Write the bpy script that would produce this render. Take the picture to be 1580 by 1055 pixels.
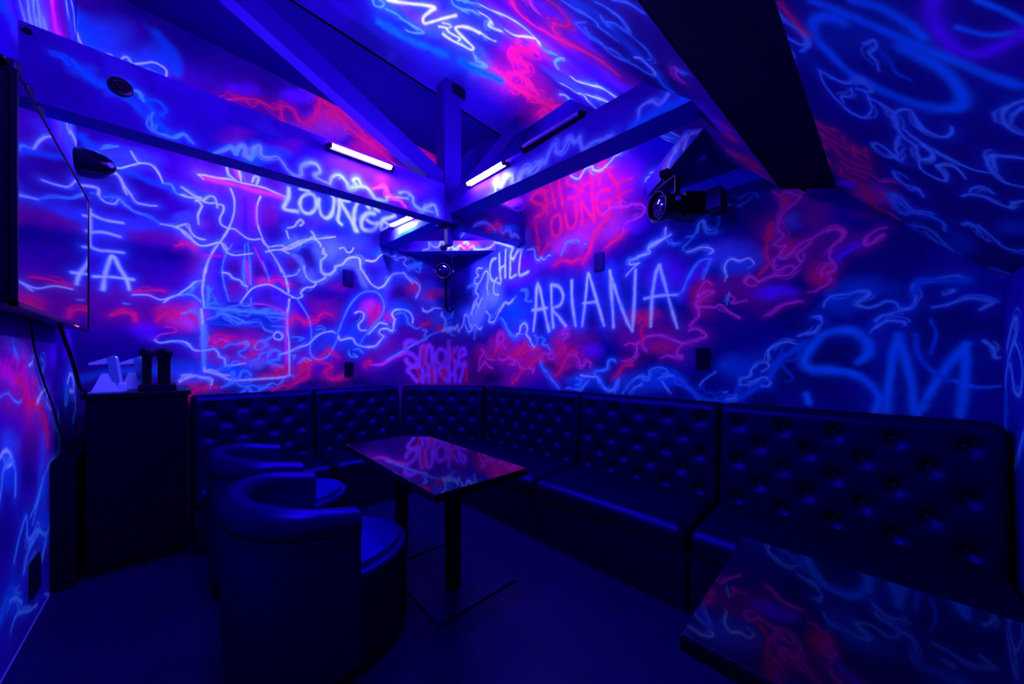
import bpy, bmesh, math, random
import numpy as np
from mathutils import Vector, Matrix

# ------------------------------------------------------------------ camera, world, exposure
for o in list(bpy.data.objects):
    bpy.data.objects.remove(o)
C = bpy.context.scene.collection
scn = bpy.context.scene
FPX, HOR = 520.0, 560.0                       # focal length and horizon row for a 1580 x 1055 frame
TH = math.atan2(526, 520)                     # heading of the view from +X
cam_data = bpy.data.cameras.new('camera')
cam_data.sensor_width = 36.0
cam_data.lens = FPX / 1580 * 36.0
cam_data.shift_y = (HOR - 527.5) / 1580
cam_data.clip_start = 0.02
cam = bpy.data.objects.new('camera', cam_data)
C.objects.link(cam)
cam.location = (0, 0, 1.32)
cam.rotation_euler = (math.pi / 2, 0, TH - math.pi / 2)
scn.camera = cam
world = bpy.data.worlds.new('world')
scn.world = world
world.use_nodes = True
world.node_tree.nodes['Background'].inputs[0].default_value = (0.0, 0.0, 0.02, 1)
world.node_tree.nodes['Background'].inputs[1].default_value = 0.0
scn.view_settings.view_transform = 'Standard'
scn.view_settings.look = 'None'
scn.view_settings.gamma = 1
scn.view_settings.use_curve_mapping = False
scn.view_settings.exposure = 0.0
TUBE_COL = (0.42, 0.30, 1.0)
TUBE_POW = 490.0

# ------------------------------------------------------------------ helpers
PI = math.pi

def mat(name, col, rough=.5, spec=.5, tint=None, metal=0, noise=0, nscale=8, coat=0, bump=0, bscale=200):
    m = bpy.data.materials.new(name)
    m.use_nodes = True
    nt = m.node_tree
    b = nt.nodes['Principled BSDF']
    b.inputs['Base Color'].default_value = (*col, 1)
    b.inputs['Roughness'].default_value = rough
    b.inputs['Metallic'].default_value = metal
    b.inputs['Specular IOR Level'].default_value = spec
    if tint:
        b.inputs['Specular Tint'].default_value = (*tint, 1)
    if coat:
        b.inputs['Coat Weight'].default_value = coat
        b.inputs['Coat Roughness'].default_value = .03
    if noise or bump:
        tc = nt.nodes.new('ShaderNodeTexCoord')
        n = nt.nodes.new('ShaderNodeTexNoise')
        n.inputs['Scale'].default_value = nscale
        n.inputs['Detail'].default_value = 4
        nt.links.new(tc.outputs['Object'], n.inputs['Vector'])
        if noise:
            cr = nt.nodes.new('ShaderNodeMapRange')
            cr.inputs[3].default_value = 1 - noise
            cr.inputs[4].default_value = 1 + noise
            mx = nt.nodes.new('ShaderNodeMix')
            mx.data_type = 'RGBA'; mx.blend_type = 'MULTIPLY'
            mx.inputs[0].default_value = 1
            mx.inputs[6].default_value = (*col, 1)
            nt.links.new(n.outputs['Fac'], cr.inputs[0])
            nt.links.new(cr.outputs[0], mx.inputs[7])
            nt.links.new(mx.outputs[2], b.inputs['Base Color'])
        if bump:
            n2 = nt.nodes.new('ShaderNodeTexNoise')
            n2.inputs['Scale'].default_value = bscale
            nt.links.new(tc.outputs['Object'], n2.inputs['Vector'])
            bp = nt.nodes.new('ShaderNodeBump')
            bp.inputs['Strength'].default_value = bump
            bp.inputs['Distance'].default_value = .002
            nt.links.new(n2.outputs['Fac'], bp.inputs['Height'])
            nt.links.new(bp.outputs[0], b.inputs['Normal'])
    return m

def blueleather(name, dif, gl, rough):
    m = bpy.data.materials.new(name)
    m.use_nodes = True
    nt = m.node_tree; nt.nodes.clear()
    out = nt.nodes.new('ShaderNodeOutputMaterial')
    d = nt.nodes.new('ShaderNodeBsdfDiffuse'); d.inputs[0].default_value = (*dif, 1)
    g = nt.nodes.new('ShaderNodeBsdfAnisotropic') if False else nt.nodes.new('ShaderNodeBsdfGlossy')
    g.inputs['Color'].default_value = (*gl, 1); g.inputs['Roughness'].default_value = rough
    a = nt.nodes.new('ShaderNodeAddShader')
    tc = nt.nodes.new('ShaderNodeTexCoord'); n2 = nt.nodes.new('ShaderNodeTexNoise'); n2.inputs['Scale'].default_value = 260
    bp = nt.nodes.new('ShaderNodeBump'); bp.inputs['Strength'].default_value = .12; bp.inputs['Distance'].default_value = .002
    nt.links.new(tc.outputs['Object'], n2.inputs['Vector']); nt.links.new(n2.outputs['Fac'], bp.inputs['Height'])
    nt.links.new(bp.outputs[0], d.inputs['Normal']); nt.links.new(bp.outputs[0], g.inputs['Normal'])
    nt.links.new(d.outputs[0], a.inputs[0]); nt.links.new(g.outputs[0], a.inputs[1]); nt.links.new(a.outputs[0], out.inputs[0])
    return m

def glow(name, col, s):
    m = bpy.data.materials.new(name)
    m.use_nodes = True
    b = m.node_tree.nodes['Principled BSDF']
    b.inputs['Base Color'].default_value = (.8, .8, .8, 1)
    b.inputs['Emission Color'].default_value = (*col, 1)
    b.inputs['Emission Strength'].default_value = s
    return m

BLUE = (0.04, 0.0, 1.0)
M = {
    'wood': mat('blue_painted_timber', (.012, .010, .7), .55, .2, BLUE, noise=.15, nscale=5),
    'wood2': mat('dark_blue_painted_post', (.009, .0004, .17), .55, .2, BLUE, noise=.15, nscale=5),
    'leather': blueleather('black_leather', (.0002, .0, .014), (.0015, .0, .08), .42),
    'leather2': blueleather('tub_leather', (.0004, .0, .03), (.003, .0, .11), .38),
    'seatlit': blueleather('toplit_seat_leather', (.0015, .0, .21), (.002, .0, .10), .42),  # tub seat colour raised to carry the light falling from above
    'black': mat('black_lacquer', (.0015, .0003, .008), .4, .35, BLUE),
    'metal': mat('black_powder_coated_metal', (.002, .0005, .01), .35, .4, BLUE),
    'floor': mat('dark_floor', (.0015, .0005, .055), .33, .45, (.1, .1, 1), noise=.35, nscale=1.6, bump=.15, bscale=40),
    'void': mat('unpainted_black_board', (.0006, .0006, .03), .6, .1, BLUE),
    'plain': mat('plain_blue_ceiling', (.003, .0004, .1), .8, .1, BLUE, noise=.2, nscale=1.2),
    'tabletop': mat('black_glass_table_top', (.0008, .0004, .006), .03, .8, None, coat=1),
    'screen': mat('tv_screen', (.0006, .0003, .004), .025, 1.0, None, coat=1),
    'plastic': mat('black_plastic', (.0012, .0005, .01), .3, .25, (.3, .1, 1)),
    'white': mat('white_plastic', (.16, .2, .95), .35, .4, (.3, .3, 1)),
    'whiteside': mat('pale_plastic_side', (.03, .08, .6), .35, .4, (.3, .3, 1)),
    'plate': mat('dark_blue_wall_plate', (.004, .0003, .09), .4, .4, BLUE),
    'lens': mat('lens_glass', (.002, .001, .04), .05, .9, (.3, .2, 1), coat=1),
    'violetring': mat('violet_rim', (.12, .04, .6), .3, .5, (.4, .2, 1)),
    'unlit': mat('unlit_tube_glass', (.14, .04, .5), .15, .6, (.4, .2, 1)),
    'tube': glow('lit_blacklight_tube', TUBE_COL, TUBE_POW),
    'tube_dim': glow('weaker_blacklight_tube', TUBE_COL, TUBE_POW * .55),
    'led': glow('red_standby_light', (1, .02, .05), 1.6),
    'ledc': glow('cyan_status_light', (.05, .8, 1), 1.2),
    'wire': mat('cable_sheath', (.0015, .0005, .012), .4, .4, BLUE),
    'chrome': mat('chrome_rim', (.2, .2, .7), .15, .5, (.4, .4, 1), metal=1),
}

def obj(name, bm, m, parent=None, smooth=False):
    me = bpy.data.meshes.new(name)
    bm.to_mesh(me); bm.free()
    me.materials.append(M[m] if isinstance(m, str) else m)
    if smooth:
        for p in me.polygons:
            p.use_smooth = True
        me.set_sharp_from_angle(angle=math.radians(40))
    o = bpy.data.objects.new(name, me)
    C.objects.link(o)
    if parent is not None:
        o.parent = parent
    return o

def tag(o, label=None, cat=None, group=None, kind=None):
    if label: o['label'] = label
    if cat: o['category'] = cat
    if group: o['group'] = group
    if kind: o['kind'] = kind
    return o

def thing(name, label, cat, loc=(0, 0, 0), rz=0, group=None):
    o = bpy.data.objects.new(name, None)
    C.objects.link(o)
    o.location = loc
    o.rotation_euler = (0, 0, rz)
    o.empty_display_size = .1
    return tag(o, label, cat, group)

def copy_tree(o, parent=None):
    c = o.copy(); C.objects.link(c); c.parent = parent
    for ch in list(o.children):
        copy_tree(ch, c)
    return c

def bx(bm, x0, x1, y0, y1, z0, z1, bev=0, seg=2):
    r = bmesh.ops.create_cube(bm, size=1)
    vs = r['verts']
    for v in vs:
        v.co = Vector(((x0 + x1) / 2 + v.co.x * (x1 - x0), (y0 + y1) / 2 + v.co.y * (y1 - y0), (z0 + z1) / 2 + v.co.z * (z1 - z0)))
    if bev:
        es = list({e for v in vs for e in v.link_edges})
        bmesh.ops.bevel(bm, geom=es, offset=bev, segments=seg, affect='EDGES', profile=.5)
    return bm

def box(*a, **k):
    return bx(bmesh.new(), *a, **k)

def prism(bm, pts, z0, z1):
    lo = [bm.verts.new((p[0], p[1], z0)) for p in pts]
    hi = [bm.verts.new((p[0], p[1], z1)) for p in pts]
    n = len(pts)
    bm.faces.new(lo[::-1]); bm.faces.new(hi)
    for i in range(n):
        bm.faces.new((lo[i], lo[(i + 1) % n], hi[(i + 1) % n], hi[i]))
    bmesh.ops.recalc_face_normals(bm, faces=bm.faces)
    return bm

def hexa(bm, A, B):
    """solid between quad A and quad B (each 4 points, same order)"""
    a = [bm.verts.new(p) for p in A]; b = [bm.verts.new(p) for p in B]
    bm.faces.new(a); bm.faces.new(b[::-1])
    for i in range(4):
        bm.faces.new((a[i], b[i], b[(i + 1) % 4], a[(i + 1) % 4]))
    bmesh.ops.recalc_face_normals(bm, faces=bm.faces)
    return bm

def cyl(bm, p, q, r, r2=None, seg=24, caps=True):
    p = Vector(p); q = Vector(q); d = q - p
    rot = d.to_track_quat('Z', 'Y').to_matrix().to_4x4()
    mtx = Matrix.Translation((p + q) / 2) @ rot
    bmesh.ops.create_cone(bm, cap_ends=caps, segments=seg, radius1=r, radius2=r if r2 is None else r2, depth=d.length, matrix=mtx)
    return bm

def tube(bm, pts, r, seg=10, smooth_n=6):
    P = [Vector(p) for p in pts]
    if smooth_n > 1 and len(P) > 2:
        Q = []
        for i in range(len(P) - 1):
            p0 = P[max(i - 1, 0)]; p1 = P[i]; p2 = P[i + 1]; p3 = P[min(i + 2, len(P) - 1)]
            for k in range(smooth_n):
                t = k / smooth_n
                Q.append(.5 * ((2 * p1) + (p2 - p0) * t + (2 * p0 - 5 * p1 + 4 * p2 - p3) * t * t + (3 * p1 - p0 - 3 * p2 + p3) * t ** 3))
        Q.append(P[-1]); P = Q
    up = Vector((0, 0, 1)); rings = []
    for i, p in enumerate(P):
        d = (P[min(i + 1, len(P) - 1)] - P[max(i - 1, 0)]).normalized()
        s = d.cross(up)
        if s.length < .05: s = d.cross(Vector((1, 0, 0)))
        s.normalize(); u = s.cross(d)
        rings.append([bm.verts.new(p + (s * math.cos(a) + u * math.sin(a)) * r) for a in [2 * PI * k / seg for k in range(seg)]])
    for a, b in zip(rings, rings[1:]):
        for k in range(seg):
            bm.faces.new((a[k], a[(k + 1) % seg], b[(k + 1) % seg], b[k]))
    bm.faces.new(rings[0][::-1]); bm.faces.new(rings[-1])
    bmesh.ops.recalc_face_normals(bm, faces=bm.faces)
    return bm

def lathe(bm, prof, mtx=None, seg=32):
    """prof: list of (radius, height) around local Z"""
    rings = []
    for r, z in prof:
        rings.append([bm.verts.new(Vector((r * math.cos(2 * PI * k / seg), r * math.sin(2 * PI * k / seg), z))) for k in range(seg)])
    for a, b in zip(rings, rings[1:]):
        for k in range(seg):
            bm.faces.new((a[k], a[(k + 1) % seg], b[(k + 1) % seg], b[k]))
    bm.faces.new(rings[0][::-1]); bm.faces.new(rings[-1])
    bmesh.ops.recalc_face_normals(bm, faces=bm.faces)
    if mtx is not None:
        bmesh.ops.transform(bm, matrix=mtx, verts=bm.verts)
    return bm

# ------------------------------------------------------------------ the mural: paint on the walls plus violet tube glow painted in, kept in wall metres (mm)
MURAL = """
@back
b D .9 206 4210 399 274 0 -323
b D .8 -275 4051 237 174 0 -129
b B .5 -403 3764 177 120 0 -166
b B .6 -127 3758 174 110 0 -178
s B 40.8 0 0 -127,3981 -54,3910 -12,3831 -12,3724
s B 62.9 0 0 -514,3795 -472,3635 -368,3607 -217,3629 -97,3568 147,3565
s V 35.2 0 0 -76,3565 100,3571 267,3597 462,3633
s W 3.7 .5 1 -527,3720 -514,3668 -485,3593
s W 4.3 .5 0 -472,3633 -421,3635 -363,3654 -368,3632 -416,3628
s W 4.9 .5 1 -438,3603 -368,3600 -331,3604 -308,3665 -285,3687 -261,3652 -227,3637 -178,3650 -117,3638
s W 5.3 .4 0 -247,3657 -208,3686 -148,3733 -97,3733 -72,3710 -76,3655 -91,3601 -86,3559
s w 4.0 .4 1 -481,3576 -403,3564 -331,3562 -247,3599
s w 2.8 .3 1 -539,3897 -533,3809 -529,3718
b V .5 -796 3152 49 28 0 -74
s W 3.3 .4 1 -481,2867 -429,2882 -390,2830 -331,2810 -275,2850 -217,2895 -158,2905 -117,2855 -91,2783
s W 3.3 .4 1 -266,2968 -237,2909 -217,2895
s w 3.6 .4 1 -91,2783 -44,2793 -12,2729 44,2740
s W 5.1 .6 0 -368,2760 -331,2756 -303,2696 -266,2631
b b .6 -331 2883 230 98 0 -113
s B 29.3 0 0 -506,2969 -403,2852 -217,2786 32,2744
s W 9.6 .7 1 -510,2612 -472,2620 -442,2624 -425,2613 -425,2579
s W 5.3 .6 0 -372,2756 -349,2774 -322,2742 -308,2705 -299,2659 -285,2625
s w 3.2 .4 1 -412,2921 -368,2951 -331,2978
b V .55 401 3845 155 89 0 -91
b V .6 875 4051 176 98 0 -101
b P .5 1057 3820 409 203 0 -157
b V .7 995 3652 215 100 0 -121
b R .75 1219 4027 235 122 0 -144
b R .7 1635 3853 313 141 0 -156
b R .6 1988 4198 199 96 0 -145
b R .75 2289 3995 195 83 0 -152
s R 10.5 .5 3 262,3648 354,3713 449,3773 548,3804 652,3781 733,3857 818,3868 875,3781 965,3818 1041,3935 1057,4100 1121,4188
s R 7.3 .4 2 720,3817 727,3690 775,3615
s R 5.8 .3 1 587,3603 679,3609 747,3700
s R 12.2 .5 2 1057,4126 1153,4082 1253,4008 1322,3951 1428,3910 1520,3878 1616,3835
s R 9.7 .4 2 1121,4082 1322,4062 1502,3964 1694,3841 1901,3748 2100,3725
s R 13.9 .5 2 2170,3966 2289,4060 2413,4004 2313,3896 2438,3881
s R 11.0 .4 2 1817,4096 1988,4053 2217,4007 2438,4059
b b .6 -331 2355 239 67 0 -127
b D .8 -76 2156 347 74 0 -181
b D .8 -680 2154 151 38 0 -102
b U .7 -619 2299 156 45 0 -78
b U .75 -127 2323 246 64 0 -74
b U .8 -275 1770 474 57 0 -186
b U .7 147 2171 141 29 0 -127
b U .7 -657 1724 153 18 0 -128
b D .9 -331 1397 386 8 0 -169
s R 6.2 .5 2 -368,1689 -313,1709 -256,1700 -237,1644
b R .75 10 1712 176 17 0 -139
b P .5 32 1683 122 11 0 -93
b V .55 -198 1575 119 8 0 -88
b B .6 32 1265 222 -3 0 -93
s B 32.8 .0 0 -506,1205 -275,1255 147,1248
s W 3.8 .5 1 -535,2536 -477,2527
s W 3.4 .5 1 -429,2574 -394,2531 -349,2532 -322,2576 -294,2536
s W 5.1 .6 1 -266,2631 -237,2583 -178,2577 -127,2588
s w 3.3 .4 2 -403,2569 -331,2580 -256,2505 -178,2486 -107,2448
s W 6.2 .6 1 -107,2448 -12,2445 55,2386 123,2332 194,2350 267,2392 318,2339
s W 5.6 .6 0 -12,2452 55,2495 77,2423 123,2388 164,2391
s R 4.6 .4 1 -22,2289 44,2324 100,2287
s C 9.7 .9 0 -468,2424 -403,2396 -308,2397
s C 9.7 .9 0 -468,2282 -403,2300 -322,2289
s C 9.6 .9 0 -468,2451 -466,2316 -466,2194 -429,2162 -368,2166 -305,2169
s C 9.9 .9 0 -403,1872 -393,1991 -368,2114 -351,2128 -322,2047 -285,1954 -275,1891
s C 8.9 .9 0 -447,1960 -368,1971 -254,1971
s W 4.6 .5 1 -256,1851 -178,1862 -107,1835 -54,1857 -1,1895 66,1967 100,2012 158,2038
s W 3.8 .4 1 -86,1815 -22,1877 77,1899 135,1851
s R 6.9 .6 3 -127,1654 -76,1734 -22,1709 32,1753 100,1689 129,1660
s P 3.2 .3 0 -138,1505 -107,1551 -33,1571 -12,1595 -44,1616 -76,1616
s R 5.4 .4 2 -256,1873 -158,1902 -76,1907
s R 5.1 .4 1 -368,1675 -275,1713 -237,1644
s W 3.5 .5 1 -138,1505 -107,1484 -33,1502 32,1497 89,1437 147,1423
s w 2.9 .3 0 -303,1781 -275,1777
s W 4.7 .6 1 -1,1173 32,1211 77,1225 32,1188 5,1166
s W 4.9 .6 2 5,1158 44,1187 123,1208 170,1183 206,1150 194,1102
b b .7 56 2764 101 36 0 -93
b U .7 174 2518 71 21 0 -67
b b .7 56 2550 67 20 0 -75
b U .8 624 2743 114 35 0 -128
b U .6 695 3047 72 27 0 -76
b V .9 431 2663 89 27 0 -265
b V .7 472 3067 164 64 0 -72
b D .5 439 2666 20 6 0 -256
s V 41.3 0 0 431,2898 423,2722 407,2575 344,2437 283,2283 224,2124
s V 44.3 0 0 472,2913 464,2735 505,2561 555,2449 607,2324 660,2207
s D 16.0 0 0 435,2849 439,2160
s W 6.7 .5 1 306,3072 321,3018 368,2986
s W 9.2 .6 1 391,3086 399,3039 407,2991
s W 9.6 .6 1 488,3012 505,3070 538,3072 521,3003
s P 10.4 .4 0 360,3084 376,3050 383,3002
s W 8.4 .7 0 121,2935 166,2948 246,2955 329,2977 407,2976 488,2986 589,2992 677,2975 778,2961
s W 5.3 .5 0 121,2935 152,2909
s P 21.8 .5 0 166,2924 298,2935 423,2946 505,2945 624,2951 713,2950
s P 8.1 .5 1 423,2936 488,2929 572,2949
s W 6.7 .5 0 333,2893 348,2849 358,2802 360,2732 352,2660 329,2563 298,2475 261,2396 217,2307 184,2213 163,2107
s W 6.1 .5 0 551,2899 530,2829 523,2754 523,2671 538,2591 572,2496 624,2402 677,2318 718,2212
s P 10.9 .5 0 517,2804 511,2719 521,2628
s w 5.1 .4 0 344,2397 306,2308 287,2244 276,2173 276,2129
s w 4.8 .4 0 455,2435 464,2344 472,2166
s w 4.8 .4 0 435,2419 431,2296 431,2158
s P 5.6 .4 0 505,2406 538,2320 572,2243 589,2188
s W 6.3 .6 1 16,2727 56,2722 103,2729 152,2732 181,2770 217,2783 235,2750 242,2694
s W 6.6 .6 0 103,2706 131,2725 159,2715 195,2717 231,2730 246,2725 280,2726 283,2678 261,2612 268,2555 314,2533 360,2536 407,2504 455,2476 505,2478 555,2496 581,2456 624,2440 677,2463 732,2477 746,2458
s W 6.2 .6 0 117,2710 142,2681 131,2639 117,2587 121,2512
s W 5.7 .5 1 16,2792 56,2769 103,2744 138,2746
s W 7.0 .6 1 16,2436 56,2409 90,2362 124,2333 166,2338 217,2370 261,2391 291,2344 314,2310 360,2300 423,2320 488,2345
s W 6.1 .6 0 16,2473 42,2480 69,2441 97,2401 152,2388
s W 9.8 .8 2 594,2385 651,2414 713,2434 759,2467 816,2514 883,2564 953,2599 1003,2630 1055,2585 1066,2553
s W 7.7 .6 1 713,2434 778,2411
s W 7.4 .7 1 769,2662 825,2694 854,2747 883,2778 908,2757 878,2715
s W 7.1 .6 0 759,2632 778,2560
s W 7.0 .6 1 978,2686 1003,2658 1003,2618
s W 6.5 .6 1 1082,2533 1113,2464 1066,2389 1066,2278
b c .75 1097 2549 149 36 0 -153
b c .5 806 2534 133 34 0 -66
s c 24.7 0 0 806,2401 864,2391 903,2321 913,2249
b U .6 778 2317 66 14 0 -44
s R 4.7 .5 1 16,2315 76,2330 100,2284
s R 5.0 .5 1 152,2249 261,2268
s V 54.6 0 0 224,2233 210,2113 231,1991 276,1860
s V 58.3 0 0 660,2295 686,2171 713,2056 713,1969
s D 35.2 0 0 261,2221 254,2092 268,1967 298,1873
s D 34.5 0 0 624,2287 668,2157 686,2009
b V .6 124 1974 70 11 0 -143
s W 6.7 .6 0 184,2224 163,2133 152,2045 145,1948 152,1854 156,1797
s w 12.2 .5 1 181,1983 184,1906 174,1808
s w 5.1 .4 0 280,2225 276,2126 287,2029 306,1943 321,1876
s w 5.3 .5 1 427,2277 427,2175 439,2044 455,1985
s w 5.4 .4 0 472,2286 476,2164 478,2050
s P 10.7 .5 0 447,2261 455,2160 464,2069
s W 8.3 .6 0 668,2329 713,2252 750,2171 773,2066 778,2022
s w 5.1 .4 0 568,2286 602,2187 624,2096
s W 5.8 .6 2 280,2127 321,2124 352,2090 399,2078 423,2041 455,2031
s W 5.5 .6 1 732,2174 806,2193 849,2223 869,2271
s W 8.5 .7 2 913,2314 918,2247 953,2185 1014,2167 1097,2216 1108,2247 1076,2288 1066,2368
s W 8.1 .7 1 1087,2273 1140,2265 1201,2324 1206,2373
s W 6.8 .6 1 1024,2174 1003,2119 923,2089 883,2038 898,2006 864,1979 806,1977
s w 3.8 .4 1 16,1887 69,1927 103,2003 145,2039
s w 4.3 .5 1 16,1882 56,1897 97,1884 138,1842
b R .7 90 1751 89 9 0 -104
b P .6 56 1683 61 5 0 -65
s w 3.3 .4 1 16,1734 69,1759 103,1762 131,1718
b U .8 376 1963 118 17 0 -91
b U .8 806 1871 133 15 0 -133
b P .5 589 2100 78 13 0 -32
s X 51.2 0 0 423,1868 455,1934 505,2003 572,2045 651,2046 732,2016 816,1972 873,1902 923,1817 953,1729 963,1615 958,1500 973,1409
s W 6.8 .5 0 403,1871 439,1942 488,2016 555,2058 624,2074 695,2048 759,2009 816,1984
s w 6.3 .4 0 844,1976 903,1883 953,1786 973,1684 978,1593 963,1478 983,1387 1034,1358
s w 5.4 .5 1 403,1871 423,1848 472,1864 480,1927
s R 6.3 .5 2 530,2075 572,2113 624,2090 668,2135 713,2132 759,2085 797,2108
s W 8.4 .6 1 138,1785 145,1700 149,1605 152,1490 152,1375 159,1251
s w 14.5 .5 0 156,1644 156,1452 156,1299
s W 7.7 .6 0 783,1957 778,1890 764,1801 764,1669 778,1560 783,1428 783,1197
s P 10.3 .5 0 759,1800 755,1636 755,1471 759,1307
b D .95 455 1729 342 31 0 -62
b N .8 423 1705 257 22 0 -41
s w 13.3 .6 2 166,1803 246,1802 337,1803 423,1797 538,1799 668,1802 759,1806
s w 10.2 .5 1 246,1758 314,1755 423,1705
b w .6 589 1820 35 4 0 -21
b w .6 254 1798 52 6 0 -20
s w 5.5 .4 1 166,1697 224,1727 276,1761 321,1726 376,1696 447,1692 530,1709 555,1685 589,1635 651,1618 695,1621 723,1579
s w 5.9 .4 1 642,1676 759,1680
s w 7.4 .4 1 624,1765 741,1760
s B 6.9 .3 1 174,1669 360,1660 538,1679 759,1691
s w 3.9 .4 1 166,1798 210,1851 261,1838
s P 5.8 .4 0 488,1871 589,1878 695,1848 759,1811
s N 11.0 0 0 314,1855 423,1868 538,1862 668,1845
b P .9 423 1440 305 8 0 -173
b U .8 376 1479 298 11 0 -202
b R .7 283 1535 98 5 0 -59
b R .8 455 1503 98 4 0 -51
b R .8 732 1252 119 -2 0 -44
b V .6 668 1382 107 1 0 -86
b w .35 521 1307 101 0 0 -63
b B .6 472 1442 33 1 0 -31
s R 6.1 .5 3 210,1551 254,1573 298,1556 283,1496 231,1494 195,1531
s P 5.0 .5 2 224,1493 268,1525 329,1507
s R 6.8 .5 2 407,1480 472,1503 521,1433 472,1380 423,1338
s w 4.8 .5 2 283,1456 329,1488 376,1494 407,1501 447,1513 455,1482 423,1440 391,1419 407,1389 443,1369
s w 5.1 .5 1 505,1463 530,1516 572,1529 598,1487 572,1455 521,1448 505,1463
s W 5.9 .6 1 651,1586 677,1620 713,1611 727,1579 704,1551 668,1554 651,1586
s w 5.1 .5 2 581,1529 624,1563 651,1575
s w 5.7 .5 3 607,1360 615,1414 660,1447 704,1426 695,1361 651,1350 607,1328 651,1307 686,1296 732,1263
s w 5.0 .5 2 472,1287 488,1328 538,1360 555,1402 589,1424
s W 5.0 .6 1 16,1503 56,1486 90,1431 152,1428 217,1444 250,1406 254,1377 291,1358 298,1298 337,1298 391,1308 439,1318
s w 5.1 .5 3 181,1260 224,1250 283,1279 329,1298 360,1338 407,1318
s W 7.5 .6 3 159,1251 210,1260 268,1220 321,1208
b B .8 314 1249 198 -3 0 -70
b B .8 103 1177 97 -3 0 -47
b N .9 455 1124 342 -15 0 -51
b U .8 806 1175 152 -5 0 -89
b U .7 883 1476 137 4 0 -135
s W 9.1 .6 2 159,1252 217,1232 276,1201 329,1169 376,1163 455,1165 572,1171 713,1178 787,1198
s W 5.6 .6 2 16,1217 42,1226 56,1207 29,1180 16,1171
s W 5.8 .6 2 36,1198 97,1215 138,1195 181,1194 210,1174 202,1135
s w 5.8 .5 3 268,1103 314,1130 352,1169 391,1187 407,1238 447,1242 480,1200
s w 6.1 .5 2 376,1148 407,1106 455,1103 488,1112 538,1089 572,1077 642,1126 686,1103 732,1155 769,1187 816,1191
s w 5.4 .5 2 376,1032 423,1064 455,1103 488,1050 530,1042 555,1078 607,1096
s w 5.2 .5 1 337,1209 352,1249 344,1189
s R 9.6 .5 2 62,1137 103,1111 152,1109 195,1111 239,1104
s R 7.0 .5 2 56,1001 49,1039 76,1066 110,1087
s R 8.9 .5 2 555,1193 642,1201 741,1210 769,1264 713,1265 677,1243
s R 8.7 .5 3 642,1052 713,1091 787,1098 844,1129 903,1161 943,1194 963,1285 933,1353
s R 9.3 .6 3 864,1240 893,1296 943,1307 923,1364 963,1319 883,1218
b D .5 1356 2852 494 142 0 -136
b V .5 953 2817 252 76 0 -91
b b .7 1286 2637 390 97 0 -134
b c .75 1152 2509 185 43 0 -154
b c .6 953 2212 131 24 0 -80
b c .6 1379 2437 142 30 0 -74
b U .75 1218 2163 201 33 0 -96
b U .5 788 2315 66 14 0 -44
b B .7 1733 2643 216 50 0 -79
b b .5 1871 2458 283 55 0 -162
b D .7 1733 2392 175 33 0 -119
s C 16.2 .9 0 779,3061 777,2984 751,2898 737,2850 779,2841 850,2855
s C 17.3 .9 0 943,3064 894,3013 874,2928 904,2870 963,2866 1014,2928 1025,3012 994,3071 943,3064
s C 18.2 .9 0 1046,3042 1051,2951 1077,2878 1130,2870 1179,2945 1196,3082
s C 18.8 .9 0 1252,3101 1246,2990 1235,2878 1269,2845
s C 19.7 .9 0 1252,3095 1332,2981 1403,2866 1433,2818
s C 19.7 .9 0 1439,3133 1409,3042 1403,2928 1421,2821
s C 20.6 .9 0 1627,3073 1550,3049 1488,2953 1494,2866 1563,2854 1640,2895 1666,2961 1693,2981
s C 17.0 .9 0 1550,2972 1601,2955 1693,2975
s C 21.5 .9 0 1885,3126 1815,3077 1733,3026 1720,2904 1815,2970
s C 18.0 .9 0 1733,3026 1815,2984
s C 14.1 .7 0 874,3085 953,3096
s C 15.2 .7 0 1174,3122 1196,3100
s C 15.9 .7 0 1252,3101 1356,3124
s C 16.9 .7 0 1550,3132 1576,3121
s C 17.4 .7 0 1640,3135 1680,3122
s W 9.3 .7 3 742,2436 807,2474 865,2521 923,2570 994,2610 1056,2580 1066,2553
s W 7.9 .6 2 1014,2616 1109,2652 1207,2690
s W 6.4 .5 1 984,2682 1009,2649 1014,2604
s W 6.6 .6 1 1098,2543 1082,2481 1120,2478 1098,2438 1066,2396 1066,2314
s W 9.3 .7 2 1088,2271 1141,2269 1196,2316 1218,2368 1286,2412 1332,2477 1403,2511 1463,2505 1476,2407 1538,2317 1601,2238 1680,2205
s W 7.0 .6 0 1252,2574 1297,2591 1332,2551 1373,2566 1397,2615
s W 7.9 .6 2 1538,2506 1614,2512 1666,2549 1720,2614 1787,2636 1843,2615 1899,2641 1885,2597 1928,2593
s W 8.4 .6 1 1928,2620 2031,2642 2001,2567 2061,2530
s w 21.8 .5 2 2061,2509 2152,2570 2247,2618
s W 10.6 .7 3 1680,2205 1747,2249 1829,2370 1885,2414 2001,2442 2038,2407 2121,2338
s W 8.8 .5 1 2001,2463 2031,2420 2199,2336 2223,2269 2168,2161
s c 36.8 0 0 1451,2377 1500,2260 1538,2190
s R 15.2 .6 1 2091,2263 2152,2293 2199,2265
s R 13.6 .5 2 2279,2248 2328,2183
s c 24.8 0 0 826,2400 884,2334 913,2250 1004,2175
b U .8 1088 1885 212 24 0 -152
b D .7 1077 2059 169 25 0 -82
b B .7 1109 1558 236 11 0 -153
b B .7 1427 1648 218 13 0 -163
b B .7 1986 1958 221 24 0 -166
b P .7 1576 1965 140 16 0 -141
b R .7 1627 1880 104 10 0 -117
b U .8 1815 1537 278 10 0 -174
b D .9 1241 1081 563 -26 0 -72
b N .7 1356 1100 588 -24 0 -49
b U .6 1263 1201 205 -5 0 -73
b R .55 1241 1178 135 -4 0 -48
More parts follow.
